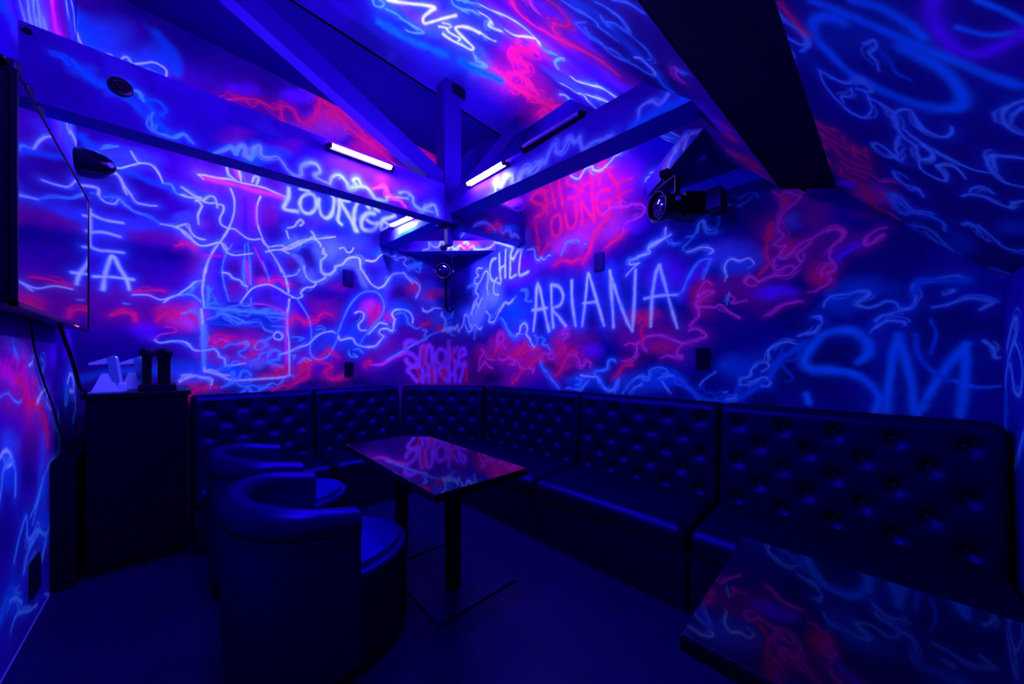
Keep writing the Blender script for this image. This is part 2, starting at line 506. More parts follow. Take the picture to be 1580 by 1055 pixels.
s X 65.1 0 0 802,1975 865,1905 913,1809 948,1699 958,1551 963,1391 1025,1305 1130,1346 1218,1455 1241,1588 1297,1738 1356,1890 1439,2037 1550,2116 1653,2130 1713,2060 1713,1955 1640,1817 1550,1694 1488,1576 1476,1474 1500,1373 1538,1297 1627,1284 1787,1309 1928,1405 2137,1521 2339,1615
s w 8.5 .5 0 1229,1636 1263,1735 1332,1912 1403,2032 1488,2119 1576,2155 1666,2152 1733,2076 1749,1985 1720,1890 1640,1791 1538,1655 1476,1550
s R 9.6 .5 1 1693,1992 1666,1884 1576,1760
s w 7.1 .5 0 968,1528 968,1437 994,1380 1046,1357 1130,1393 1196,1502 1241,1624
s w 9.1 .5 0 1720,1296 1815,1363 1928,1432 2106,1534 2328,1637
s P 12.2 .5 0 1601,1303 1733,1303 1871,1384 2016,1462
s R 9.8 .6 2 1538,1272 1532,1316 1589,1342 1563,1310 1601,1297
s R 9.5 .6 3 788,1720 826,1778 874,1760 923,1731 963,1757 1046,1776 1056,1823 1120,1853 1174,1835
s R 7.7 .5 3 826,1167 884,1221 913,1288 884,1311 933,1345 963,1322
s R 11.6 .5 1 984,1340 1056,1334 1152,1299 1174,1275 1120,1240 1130,1181 1196,1143 1263,1171
s R 8.3 .5 2 1046,1369 1130,1441 1152,1465 1185,1418 1241,1377
s W 6.4 .5 2 714,1409 779,1432 865,1479 953,1516 1014,1588 1088,1639 1174,1662 1207,1646
s w 5.2 .5 1 1025,1670 1077,1679 1120,1653
s w 5.6 .5 1 802,1577 855,1585 913,1571 865,1547
s w 5.5 .5 1 788,1389 836,1400 817,1356
s w 5.6 .5 1 865,1322 913,1368 974,1345
s W 8.6 .6 3 1241,1612 1263,1571 1332,1593 1391,1590 1427,1535 1513,1507 1627,1517 1680,1558 1747,1641
s W 7.4 .5 1 1415,1884 1463,1908 1513,1882 1500,1817 1451,1750 1476,1695 1538,1699
s W 7.7 .5 2 1563,1656 1640,1739 1693,1795 1787,1790
s W 8.8 .6 1 1747,1641 1693,1677 1706,1717 1787,1736 1829,1712 1864,1728 1871,1810 1885,1852
s W 9.2 .5 1 1885,1852 1850,1916 1885,1967 1986,1988 2076,1967 2121,1901 2121,1831
s w 7.7 .5 1 1899,1921 1986,1944 2046,1894 2061,1826 2168,1764 2223,1782
s w 6.5 .5 1 1344,1458 1367,1397 1439,1392 1397,1422
s w 6.6 .5 1 1403,1472 1463,1486 1500,1437
s w 7.3 .4 1 2263,1756 2328,1746 2279,1670
s W 8.2 .5 1 2263,2001 2339,1995
b R .5 1815 1859 83 8 0 -67
s R 13.7 .5 1 2263,1814 2339,1849
s b 31.4 0 0 1760,2265 1747,2131 1774,2001
b b .5 1897 2362 257 45 0 -149
b B .7 2391 2243 285 41 0 -191
b R .7 2493 2273 156 23 0 -75
s R 9.3 .5 1 2308,2202 2374,2241 2424,2234 2391,2170
s W 8.3 .5 1 2260,2037 2308,1999 2391,2023 2441,2058 2545,2062
s W 9.7 .5 1 2563,1996 2598,1924 2634,1858
s w 9.0 .4 1 2652,2051 2726,2059 2726,1997 2634,1942
b B .9 2598 1907 268 24 0 -167
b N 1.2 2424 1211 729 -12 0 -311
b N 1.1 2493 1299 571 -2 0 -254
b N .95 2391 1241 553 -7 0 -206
b U .6 2598 1177 286 -6 0 -91
b U .6 2073 1679 242 14 0 -112
b D .7 1925 1233 288 -4 0 -123
s W 9.7 .6 2 2563,2010 2545,1963 2616,1924 2598,1831 2634,1788
s w 8.0 .5 1 2634,1926 2726,1965 2726,2027 2670,2052
s W 34.5 .9 3 2634,1773 2679,1776
s W 17.4 .8 3 2563,1753 2634,1796 2726,1810 2782,1806
s w 7.5 .5 2 2634,1773 2726,1702
s w 7.3 .5 2 2652,1790 2652,1866 2726,1895
s X 46.9 0 0 1651,1302 1757,1315 1897,1383 2073,1483 2260,1589 2424,1670 2580,1754
s w 9.7 .5 0 1785,1355 1925,1438 2073,1525 2228,1609 2391,1697 2563,1768
s P 12.0 .5 0 1651,1296 1730,1315 1812,1355 1925,1404 2043,1454
s R 11.3 .5 1 2467,1784 2493,1793 2545,1767
s R 13.8 .5 0 2292,1822 2374,1858
s L 30.2 .6 0 2180,1585 2103,1603 2028,1565 2028,1481 2118,1428 2188,1357 2149,1286 2058,1315 2035,1357
s L 29.2 .6 0 2220,1300 2228,1415 2244,1530 2292,1532 2300,1416 2300,1315
s L 30.0 .6 0 2300,1445 2341,1548 2399,1536 2416,1314
s L 31.0 .6 0 2528,1517 2467,1449 2476,1344 2545,1299 2625,1360 2616,1482 2528,1517
s L 32.0 .6 0 2670,1622 2679,1484 2670,1283
s L 32.2 .6 0 2820,1534 2707,1422 2820,1298
s L 33.4 .6 0 2839,1409 2956,1458 2936,1522 2868,1504 2829,1409 2858,1314 2956,1298
s R 17.5 .4 0 2228,1099 2180,1243 2118,1272
s L 27.6 .6 0 2212,1272 2103,1273 2058,1231 2118,1160 2180,1087
s L 29.1 .6 0 2260,1242 2268,1083
s L 29.7 .6 0 2349,1285 2357,1080
s L 25.1 .6 0 2268,1156 2357,1168
s L 30.4 .6 0 2441,1285 2450,1077
s L 30.8 .6 0 2634,1268 2545,1269 2510,1209 2563,1148 2634,1070
s L 32.0 .6 0 2670,1268 2679,1068
s L 32.7 .6 0 2772,1267 2772,1064
s L 27.6 .6 0 2679,1160 2772,1158
s L 33.6 .6 0 2936,1314 2897,1171 2858,1061
s R 23.1 .5 0 2399,1241 2408,1086
s R 24.0 .5 0 2598,1223 2563,1118
s R 26.3 .5 0 2966,1234 2976,1073
s R 22.4 .4 0 2292,1561 2276,1300
s R 20.0 .4 0 2726,1485 2744,1330
s W 16.6 .7 1 3490,3110 3559,3214 3678,3226 3826,3227 3928,3233 3864,3091 3941,3044 4059,3228 4167,3263
s W 9.4 .5 1 2877,3130 2936,3201
s C 18.5 .8 0 3548,2967 3467,2915 3421,2769 3444,2636 3513,2605 3571,2658
s C 19.2 .8 0 3618,3053 3630,2862 3642,2671
s C 19.7 .8 0 3764,3149 3751,2940 3751,2708
s C 18.5 .8 0 3630,2827 3751,2905
s C 20.1 .8 0 3864,3073 3864,2855 3864,2719 3993,2788
s C 21.0 .8 0 4126,3206 4085,3010 4085,2805 4306,2903
s W 11.0 .6 3 3266,2755 3181,2738 3160,2668 3202,2626 3139,2582 3118,2513 3181,2490 3139,2385 3202,2328 3118,2217 3077,2098 3036,2012
s W 12.6 .7 2 3202,2510 3266,2605 3310,2696 3376,2726 3387,2609 3365,2486 3387,2371
s W 12.1 .7 2 3266,2303 3202,2178 3139,2055
s W 11.7 .6 3 3666,2658 3630,2581 3536,2600 3501,2508 3513,2406 3606,2402
s c 35.1 .4 1 3310,2208 3354,2298 3490,2333 3536,2305
s c 55.9 0 0 3332,2244 3266,2069 3139,1940
s w 12.3 .5 3 3421,1982 3536,2096 3654,2214 3727,2294 3877,2313 4006,2440
s w 12.2 .5 1 4112,2548 4208,2582 4264,2514 4236,2396 4383,2396
s w 9.7 .5 2 2996,2412 3077,2473 3139,2450
s W 10.6 .6 3 2782,1806 2820,1864 2829,1771 2916,1888 2936,2001 2996,2007 3036,1881 3097,1952 3077,2064 3139,2186
s W 10.9 .6 3 3036,1849 3097,1870 3160,1908 3139,1988 3202,2127 3160,2221
s W 10.8 .6 3 2956,1875 2996,1782 3056,1802 3118,1888 3223,1830 3266,1875
s c 49.6 .3 2 3332,2277 3288,2137 3202,1994 3077,1950
s W 12.0 .6 2 3354,2110 3421,2049 3399,1962 3513,1971 3606,2120 3751,2296 3826,2287 3928,2373
s w 12.4 .5 2 3654,2037 3727,1972 3801,1871 3954,1771 4059,1759
s W 12.1 .5 1 4006,1802 4085,1835 4126,1950 4208,2003 4292,1924 4250,1826 4363,1718
s w 10.0 .4 0 4059,1815 4194,1813
@right
b N .95 2805 4051 -772 -384 0 -384
b N .9 3535 4560 -471 -245 0 -363
b V .8 3289 2920 -544 -145 0 -84
b V .8 2735 2392 -394 -78 0 -228
b b .8 3246 2382 -279 -50 0 -277
b D .9 3759 2714 -202 -44 0 -181
s W 11.5 .7 1 3079,2715 3019,2767 2921,2729 2808,2675 2735,2645 2781,2567 2726,2510 2647,2598 2579,2588
s W 10.1 .5 1 3734,3031 3660,3063
s C 15.6 .8 0 3029,2583 3099,2572 3140,2472 3120,2359 3059,2315 3009,2339
s C 15.0 .8 0 2969,2623 2960,2476 2950,2329
s C 14.6 .8 0 2855,2642 2864,2495 2864,2327
s C 13.7 .8 0 2960,2449 2864,2469
s C 14.3 .8 0 2781,2554 2781,2401 2781,2305 2691,2320
s C 13.7 .8 0 2604,2563 2630,2445 2630,2309 2495,2320
s W 10.4 .6 3 3289,2515 3378,2533 3400,2481 3355,2430 3423,2414 3446,2360 3378,2321 3423,2242 3355,2176 3446,2103 3492,2008 3539,1940
s W 10.9 .7 2 3355,2331 3289,2390 3246,2451 3182,2453 3172,2355 3193,2263 3172,2164
s W 11.4 .7 2 3289,2139 3355,2049 3423,1957
s W 9.7 .6 3 2931,2312 2960,2265 3039,2305 3069,2243 3059,2161 2979,2136
s c 29.0 .4 1 3246,2050 3203,2113 3079,2110 3039,2078
s c 51.1 0 0 3225,2075 3289,1943 3423,1858
s w 9.2 .5 3 3140,1846 3039,1917 2940,1986 2883,2031 2772,2017 2682,2081
s w 7.5 .5 1 2613,2133 2553,2136 2520,2082 2537,2011 2451,1988
s w 9.7 .5 2 3587,2311 3492,2339 3423,2300
b c .7 3099 2167 -224 -33 0 -216
b B .6 2718 1959 -267 -32 0 -151
b B .9 3539 1925 -354 -34 0 -160
b c .6 3423 1942 -205 -21 0 -157
s W 11.0 .6 3 3863,1796 3811,1845 3798,1753 3684,1850 3660,1951 3587,1944 3539,1823 3469,1875 3492,1978 3423,2070
s W 10.6 .6 3 3539,1794 3469,1803 3400,1826 3423,1899 3355,2006 3400,2096
s W 10.6 .6 3 3635,1831 3587,1739 3515,1749 3446,1816 3333,1750 3289,1782
s c 46.7 .3 2 3225,2101 3267,1996 3355,1893 3492,1877
s W 9.4 .6 2 3203,1961 3140,1900 3161,1833 3059,1824 2979,1923 2864,2028 2808,2008 2735,2049
s w 9.0 .5 2 2940,1853 2883,1796 2827,1714 2718,1631 2647,1614
s W 7.5 .5 1 2682,1647 2630,1663 2604,1735 2553,1762 2503,1703 2528,1644 2463,1568
s w 6.3 .4 0 2647,1651 2562,1640
b D .8 3492 1589 -419 -18 0 -115
b B .7 2718 1832 -267 -25 0 -139
b R .65 3321 1353 -215 -1 0 -225
b R .6 2936 1468 -257 -7 0 -234
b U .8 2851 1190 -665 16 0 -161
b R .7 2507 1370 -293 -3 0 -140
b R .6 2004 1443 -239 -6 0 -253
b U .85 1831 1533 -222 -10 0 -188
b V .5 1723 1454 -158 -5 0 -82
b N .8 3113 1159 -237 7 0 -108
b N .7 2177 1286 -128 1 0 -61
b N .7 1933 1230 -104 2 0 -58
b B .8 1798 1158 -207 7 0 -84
b B .6 2596 1624 -167 -10 0 -66
s P 9.9 .4 2 3302,1490 3244,1451 3187,1377 3131,1364 3041,1358
s P 10.3 .4 1 3292,1428 3341,1328 3351,1266
s P 12.1 .4 1 3361,1222 3263,1303 3244,1341 3168,1279 3086,1256
s R 9.6 .4 2 3150,1401 3041,1429
s P 9.3 .5 3 3041,1471 3005,1553 3005,1612 2944,1661 2901,1630 2910,1560 2859,1477
s P 9.4 .4 1 3005,1564 2953,1574 2970,1528
s R 16.5 .7 2 3041,1459 2988,1517
s P 8.8 .4 2 2988,1369 2901,1351 2801,1379 2721,1350 2729,1305 2801,1310
s R 21.9 .7 2 2769,1384 2705,1417 2627,1465
s R 11.8 .6 1 2596,1415 2507,1462 2406,1481 2337,1442 2296,1389 2309,1358
s R 14.7 .5 1 2627,1471 2551,1534 2536,1544
s P 8.5 .4 1 2705,1372 2642,1316 2581,1262 2522,1257
s R 12.7 .5 1 2753,1084 2658,1161 2596,1250 2551,1267
s R 11.9 .5 2 2492,1263 2449,1316 2364,1358 2282,1378
s P 7.3 .4 1 2492,1263 2420,1253 2435,1210
s P 7.4 .5 2 2296,1420 2216,1413 2165,1422 2139,1387 2165,1357 2229,1378
s w 7.7 .5 1 2323,1348 2309,1285 2243,1224 2165,1145 2077,1064
s B 38.0 0 0 2296,1285 2216,1204 2101,1088
s W 8.3 .5 2 2681,1634 2635,1665 2619,1724 2574,1759 2529,1739 2514,1684 2529,1631 2478,1585 2442,1519 2406,1491
s w 7.2 .5 2 2406,1491 2378,1538 2378,1601 2420,1624
s w 8.2 .5 2 2936,1854 2868,1801 2834,1718 2785,1646 2689,1618
s w 7.0 .5 1 2364,1584 2309,1597 2269,1564 2296,1524 2229,1500 2197,1459
s P 7.0 .5 2 1945,1649 2004,1653 2034,1611 1974,1607 1980,1579 2034,1552 2028,1513
s R 8.9 .5 2 2089,1406 2052,1474 2004,1473 2016,1434 2077,1406
s P 9.4 .6 1 1980,1385 1921,1408 1876,1393 1842,1345 1820,1293 1776,1308 1765,1340 1717,1326 1717,1280
s R 12.8 .5 1 1980,1385 2028,1307 2089,1207 2126,1197
s R 13.8 .5 1 1968,1423 1910,1441 1864,1411
s w 5.5 .5 1 1670,1245 1609,1254 1550,1273 1535,1335 1492,1352 1459,1334
s W 7.7 .6 2 1820,1204 1755,1197 1681,1194 1640,1191 1629,1164
s w 6.7 .5 2 1629,1182 1599,1121 1540,1075 1483,1092 1445,1171
s w 6.9 .5 2 1681,1235 1650,1200 1624,1129
s w 7.4 .5 3 1876,1175 1820,1158 1831,1120 1887,1108
s w 6.7 .5 2 1992,1069 1956,1085 1933,1072 1831,1068 1787,1103 1723,1170
s w 5.3 .4 1 1473,1101 1464,1058
b D .7 1988 1965 -577 -80 0 -236
b V .5 1033 2021 -253 -48 0 -188
b D .8 1272 1866 -191 -26 0 -169
b D .7 1404 2250 -170 -39 0 -95
s V 31.5 0 0 923,1818 871,1935 771,2012 711,2079
s C 16.6 1 0 2426,1667 2394,1863 2373,2136 2342,2131 2283,1928 2209,1652
s C 14.9 1 0 2439,1891 2321,1890 2234,1893
s C 15.7 1 0 2154,1686 2173,1915 2178,2123
s C 15.2 1 0 2178,2123 2079,2088 2028,1989 2067,1902 2161,1875 2090,1793 1999,1689
s C 14.5 1 0 1926,2118 1918,1901 1879,1683
s C 13.6 1 0 1806,1674 1772,1900 1745,2121 1726,2135 1657,1919 1573,1659
s C 12.3 1 0 1796,1886 1716,1884 1648,1881
s C 13.2 1 0 1482,1636 1495,1864 1518,2137
s C 12.5 1 0 1518,2137 1438,1889 1362,1689 1308,1591
s C 12.2 1 0 1308,1591 1292,1807 1280,2099
s C 11.4 1 0 1152,1618 1141,1848 1112,2036 1082,2096
s C 10.9 1 0 1082,2096 1047,1966 998,1771 947,1588
s C 10.3 1 0 1202,1849 1090,1856 950,1843
s w 4.7 .6 2 950,1843 903,1871 884,1938 852,2001 808,2060 759,2077 713,2064
s w 4.0 .5 2 713,2064 735,2018 771,1931
s W 5.6 .6 2 1362,2067 1304,2119 1256,2148
s W 5.8 .7 2 1249,2151 1321,2153 1337,2188 1272,2197 1179,2229 1164,2271 1104,2293 1047,2307 1033,2383
s W 5.0 .6 2 1149,2252 1047,2300 991,2321
s w 4.9 .5 1 1033,2296 991,2249 923,2236
s w 4.9 .5 1 903,2206 897,2170 820,2152 771,2160 711,2139 717,2107
s w 4.9 .5 1 903,2199 858,2236 820,2281 801,2344 771,2355 759,2305 699,2274 670,2319 665,2395 619,2413 543,2394
s W 4.5 .6 1 619,1918 631,1997 597,2041 543,2017 491,2024 461,1981
s w 3.1 .5 0 496,1957 463,1977
s w 3.4 .5 1 631,1894 619,1956
s P 5.4 .5 3 711,1881 747,1914 789,1867 808,1802 759,1835 705,1827 771,1797 820,1763 795,1733
s P 6.4 .6 2 795,1733 699,1721 653,1729 597,1671 543,1627
s P 6.0 .6 2 814,1748 795,1678 820,1640 858,1595
s P 4.1 .5 2 608,1800 576,1770 586,1733 501,1741
s w 4.2 .5 1 619,1725 614,1775 603,1812
b R .6 759 1795 -121 -17 0 -161
b U .85 543 1791 -233 -34 0 -151
b U .8 1179 1582 -395 -27 0 -165
b R .6 1210 1706 -154 -15 0 -76
b D .8 597 1658 -197 -20 0 -141
b B .5 543 1992 -191 -40 0 -113
b b .7 597 2067 -175 -40 0 -102
b D .8 897 2386 -209 -62 0 -98
b P .3 1564 2684 -397 -127 0 -218
b V .6 1405 2919 -255 -100 0 -191
b P .7 2804 3197 -239 -82 0 -77
b D .9 2029 2767 -447 -137 0 -176
b V .6 1772 2896 -194 -69 0 -167
b D .7 2302 3014 -182 -62 0 -70
b D .8 2508 2889 -148 -45 0 -194
b P .45 1821 2535 -285 -77 0 -137
b P .45 1499 2507 -214 -61 0 -127
b P .7 2029 2503 -271 -68 0 -132
b U .7 1923 2433 -117 -28 0 -65
b V .7 2475 2446 -406 -88 0 -108
b D .8 1334 2329 -217 -54 0 -103
b b .8 2643 2756 -208 -56 0 -100
b V .6 1305 2470 -146 -42 0 -93
s R 19.5 .55 0 2227,3103 2363,3141 2443,3109 2395,3033 2302,2990 2272,2922 2333,2883 2395,2885
s R 19.1 .55 0 2279,3122 2242,2993 2235,2876
s R 18.6 .55 0 2191,3158 2155,3020 2126,2898
s R 16.6 .55 0 2257,2964 2126,2976
s R 18.1 .55 0 2077,3149 2063,3021 2036,2901
s R 17.2 .55 0 1923,3154 1975,3131 1975,3077 1897,3037 1846,2965 1884,2915 1962,2942
s R 16.7 .55 0 1821,3177 1815,3059 1803,2939
s R 16.1 .55 0 1724,3157 1707,3058 1695,2951
s R 14.4 .55 0 1809,3004 1689,3000
s R 15.6 .55 0 1609,3169 1620,3084 1620,2953
s R 15.2 .55 0 1586,3170 1542,3052 1499,2956
s R 13.8 .55 0 1654,3037 1564,3051 1488,3049
s R 21.6 .55 0 2395,2796 2363,2657 2325,2483 2220,2551
s R 18.5 .55 0 2084,2817 2155,2805 2183,2723 2140,2609 2070,2624 2050,2707 2070,2802
s R 17.3 .55 0 2002,2791 1975,2674 1923,2627 1872,2687 1878,2838
s R 16.7 .55 0 1809,2626 1809,2741 1815,2859
s R 18.0 .55 0 1815,2848 1748,2743 1677,2639
s R 17.6 .55 0 1677,2639 1689,2785 1701,2902
s R 15.7 .55 0 1520,2856 1609,2879 1654,2814 1631,2695 1564,2644 1520,2640 1526,2740
s R 13.6 .55 0 1597,2765 1520,2758 1446,2771
s R 13.1 .55 0 1446,2887 1425,2774 1410,2663
s R 11.2 .55 0 1446,2887 1315,2879
s R 11.2 .55 0 1425,2783 1320,2783
s R 11.8 .55 0 1515,2982 1446,2877
s W 7.7 .7 2 1936,3148 1859,3086 1809,3109 1772,3146 1701,3147 1677,3097 1609,3069 1553,3086 1499,3112 1456,3152
s W 6.9 .6 2 1456,3133 1395,3144 1374,3154
s W 5.3 .6 1 1196,2811 1182,2832 1155,2831
s W 6.8 .6 0 1155,2862 1119,2857
s P 7.1 .7 3 1586,2661 1542,2677 1510,2696 1456,2693 1364,2658 1315,2660 1257,2641
s P 6.6 .6 2 1276,2647 1229,2631 1201,2585 1219,2546 1276,2527 1334,2526 1384,2503 1395,2439
s R 9.0 .7 3 1374,2452 1425,2409 1499,2380 1553,2354
s R 9.6 .7 3 1520,2611 1597,2585 1631,2554 1666,2493 1701,2431 1712,2382 1748,2339 1797,2267
s w 6.2 .5 2 2056,2399 2002,2474 1989,2514 1897,2512 1846,2489 1840,2466
s R 10.4 .7 3 2140,2317 2056,2344 1975,2326 1923,2304 1846,2319 1797,2298
s w 5.2 .4 1 1785,2447 1760,2435
s W 8.9 .6 2 2859,2711 2785,2680 2749,2632 2767,2560 2731,2514 2660,2574 2574,2578
s W 7.8 .6 2 2508,2562 2411,2539 2395,2452 2348,2412 2317,2435 2272,2402 2212,2434 2191,2424
s W 6.3 .7 2 1070,2297 1119,2284 1173,2252 1155,2221 1182,2209 1257,2208
s w 5.6 .6 1 1344,2162 1325,2186 1257,2180
b B .6 1223 1172 -290 11 0 -95
b B .8 1020 1180 -139 5 0 -72
b D .7 716 1472 -110 -5 0 -74
b N .7 791 1222 -100 3 0 -51
b N .8 415 1067 -110 9 0 -90
b N .6 1175 1361 -94 -1 0 -47
b U .8 1175 1521 -283 -15 0 -131
b R .5 1056 1442 -160 -5 0 -64
b B .6 542 1292 -172 1 0 -125
s P 6.6 .6 2 1374,1472 1332,1490 1282,1478 1223,1504 1184,1540 1110,1545 1056,1537 995,1507 919,1472 846,1478 784,1500 750,1515 761,1545
s P 4.5 .5 1 870,1557 822,1575 784,1559 776,1534
s P 5.3 .5 1 911,1463 944,1421 948,1377 919,1354 915,1376 952,1377
s P 5.0 .5 1 1074,1360 1020,1378 952,1359
s P 5.6 .5 2 1272,1478 1267,1420 1292,1372 1353,1339 1405,1339
s R 8.1 .6 2 1232,1581 1223,1523 1252,1477
s R 5.3 .5 2 1257,1654 1223,1675 1184,1648 1223,1618 1228,1580
s P 5.4 .5 1 1223,1495 1213,1438 1184,1413
s R 7.2 .5 2 1353,1344 1302,1305 1374,1295 1427,1235 1481,1193
s w 5.4 .5 1 1653,1246 1583,1257 1537,1283 1526,1340 1481,1355 1459,1334
s w 6.0 .5 2 1618,1178 1583,1107 1515,1075 1459,1103 1427,1185
s w 4.8 .5 2 1395,1057 1343,1139 1282,1189 1223,1210 1165,1203 1165,1249 1128,1278 1074,1287 1029,1270 1020,1243
s w 4.8 .5 1 1223,1191 1194,1173 1161,1184
s w 5.6 .5 2 1332,1061 1292,1112 1223,1153
s w 6.0 .5 2 1092,1196 1047,1215 977,1217 927,1184 878,1142 830,1102 791,1062
s w 4.5 .5 1 1065,1178 1029,1117 995,1087
s B 16.5 .2 2 960,1209 894,1150 822,1094 746,1057 659,1052 575,1070 490,1123 427,1180 379,1249 349,1316
s w 5.4 .5 2 623,1063 575,1078 562,1103
s w 3.6 .4 0 791,1155 761,1198 687,1258
s w 3.9 .5 2 549,1174 509,1172 465,1201 421,1225 385,1226
s w 3.9 .5 1 535,1183 535,1214 490,1231 477,1277 440,1316 397,1323 385,1293 421,1263
s w 3.4 .5 1 421,1165 385,1174 376,1204 397,1226
s w 3.4 .4 1 637,1114 616,1119
b D .8 503 2319 -217 -68 0 -134
b R .7 278 2345 -48 -17 0 -62
b P .5 360 2146 -51 -14 0 -78
b B .7 241 2203 -58 -17 0 -68
b D .8 262 2119 -42 -11 0 -48
b U .8 140 2205 -78 -24 0 -106
b U .85 189 2019 -141 -34 0 -107
b R .6 305 2047 -71 -17 0 -70
b D .7 418 1915 -53 -10 0 -51
b U .8 553 1896 -128 -23 0 -53
b V .6 383 1794 -115 -18 0 -43
b R .6 120 1858 -72 -14 0 -59
b B .7 68 1733 -46 -7 0 -39
s w 5.4 .6 2 436,2513 472,2523 528,2533 573,2516 592,2485 573,2463 528,2454 491,2463 460,2449 439,2423
s w 4.3 .4 2 472,2435 503,2408 553,2399 612,2419 646,2410 663,2377 659,2321 666,2292
s w 4.5 .4 1 878,2270 840,2268 806,2291 795,2345 765,2357 754,2325 744,2266 701,2254 673,2270
s W 4.4 .5 1 878,2153 832,2159 787,2169 729,2150 701,2120 729,2107
s P 5.4 .6 3 360,2424 327,2383 294,2393 241,2367 210,2372
s P 6.4 .6 3 220,2366 246,2321 288,2293 321,2255 332,2202 338,2168 310,2133 332,2103 360,2079
s P 4.4 .5 3 360,2079 327,2060 299,2060 316,2036 332,2012 332,1991 310,1982 278,1999 246,2033 215,2059 179,2070
s P 4.1 .5 3 179,2070 149,2082 115,2099 77,2102 45,2074 50,2043 77,2018 96,1984 96,1938 77,1915
s P 3.5 .4 2 179,2057 210,2024 241,1991 225,1946 210,1970 210,1990
s P 4.0 .5 2 349,1994 360,1947 338,1914 305,1922 272,1929 251,1904
s P 4.7 .5 2 225,1933 251,1904 283,1876 321,1876 355,1886 395,1875 436,1853
s P 4.4 .5 1 436,1853 466,1888 491,1900 515,1874 491,1840 454,1834
s P 6.4 .5 1 130,1840 130,1880 106,1904 77,1899 73,1862 106,1843
s R 5.6 .4 1 407,2159 395,2098 395,2012 383,1966 412,1929 436,1904
s R 15.1 .3 0 372,2221 383,2160 372,2121
s P 3.3 .4 1 92,1827 92,1801 115,1779 140,1770 159,1753 189,1751
s V 4.7 .4 1 77,1934 42,1948
b D .9 -154 1867 -131 -28 0 -128
b N .9 -336 1471 -169 -11 0 -183
b N .9 179 1336 -251 -1 0 -223
b N .8 -16 1356 -87 -1 0 -94
b B .7 -59 1764 -141 -24 0 -72
b B .6 21 1694 -89 -12 0 -95
b R .6 138 1864 -89 -17 0 -99
b V .5 347 1786 -103 -16 0 -71
b U .7 -1 2014 -117 -30 0 -94
b U .5 -59 2194 -105 -35 0 -51
s P 3.6 .5 3 -127,2052 -93,2051 -59,2020 -52,1981 -87,1992 -117,2019
s V 7.8 .4 2 59,1923 21,1957 -30,1986
s P 4.0 .6 2 405,1626 366,1646 319,1682 265,1693 221,1699
s w 4.6 .5 2 122,1653 114,1685 82,1713 21,1715 -23,1724 -59,1718 -62,1692 -19,1667 -19,1646 -59,1626 -100,1637 -127,1653 -160,1644 -170,1613
s w 4.0 .5 2 -170,1613 -211,1613 -230,1669 -220,1718 -248,1742 -301,1742 -352,1751 -385,1723
s B 18.0 .2 0 -223,1679 -248,1742 -307,1736 -385,1723
s w 3.1 .5 1 -87,1547 -114,1575 -154,1591 -211,1604
s w 3.4 .5 1 -66,1488 -93,1526 -140,1547 -192,1538 -192,1519
s w 2.5 .4 1 -319,1661 -352,1678 -336,1681
s w 2.8 .5 1 -284,1603 -324,1609 -363,1627 -401,1634 -443,1621 -466,1605 -443,1586 -428,1575
s w 5.0 .5 2 130,1566 138,1600 171,1597
s w 4.2 .5 3 130,1555 162,1514 221,1495 239,1485
s w 4.4 .5 2 385,1337 385,1397 347,1432 292,1453 221,1427
s B 16.0 .2 1 376,1218 329,1337 265,1394 204,1449
s C2 22.4 .5 0 -23,1325 -59,1366 -62,1427 -16,1491 44,1511 122,1489 187,1403 209,1325 171,1281 74,1277 -1,1262 -59,1212 -100,1133 -87,1051
s C2 18.4 .5 0 -127,1056 -134,1185 -150,1354 -168,1452
s C2 17.1 .5 0 -168,1471 -192,1354 -217,1190 -230,1057 -266,1145 -319,1278 -369,1378 -391,1413
s C2 14.7 .5 0 -385,1414 -385,1288 -377,1153 -369,1063
s C2 6.0 .4 0 -352,1233 -417,1205 -483,1212
s B 9.2 .3 0 -230,1468 -236,1372 -278,1287 -336,1233
s w 2.3 .4 1 -438,1429 -463,1393 -468,1350 -481,1345
s B 6.5 .3 0 -278,1540 -295,1464 -278,1371
s C2 13.6 .5 0 200,1129 187,1079
@right
s R 13.3 .5 1 4655,2360 4526,2375 4432,2345 4494,2287
s W 12.1 .5 1 4755,2183 4655,2120 4494,2119 4401,2142 4221,2113
s W 12.5 .5 1 4192,2038 4135,1952 4079,1876
s w 10.7 .4 1 4051,2070 3942,2058 3942,1996 4079,1963
b N 1.2 4432 1197 -1326 23 0 -349
b N 1.1 4310 1298 -983 3 0 -278
b N .95 4494 1230 -1036 13 0 -235
s W 12.4 .6 2 4192,2052 4221,2007 4107,1948 4135,1855 4079,1804
s w 9.5 .5 1 4079,1946 3942,1964 3942,2026 4023,2066
s W 42.4 .9 3 4079,1788 4010,1783
s W 20.9 .8 3 4192,1780 4079,1811 3942,1809 3863,1796
s w 8.9 .5 2 4079,1788 3942,1701
s w 9.2 .5 2 4051,1802 4051,1880 3942,1894
s X 84.8 0 0 6509,1290 6114,1312 5665,1410 5184,1533 4755,1643 4432,1712 4164,1778
s w 15.8 .5 0 6020,1373 5581,1486 5184,1589 4823,1673 4494,1749 4192,1796
s P 26.5 .5 0 6509,1280 6209,1312 5929,1373 5581,1438 5260,1498
s R 15.5 .5 1 4355,1831 4310,1836 4221,1798
s R 20.3 .5 0 4688,1916 4526,1936
s L 52.8 .6 0 4928,1651 5109,1686 5299,1648 5299,1537 5072,1458 4910,1367 4999,1277 5222,1313 5279,1369
s L 45.5 .6 0 4840,1296 4823,1436 4789,1575 4688,1572 4671,1434 4671,1314
s L 43.6 .6 0 4671,1468 4590,1585 4478,1565 4447,1314
s L 41.2 .6 0 4251,1532 4355,1462 4340,1347 4221,1298 4093,1362 4107,1488 4251,1532
s L 39.4 .6 0 4023,1627 4010,1486 4023,1283
s L 39.0 .6 0 3811,1527 3969,1423 3811,1299
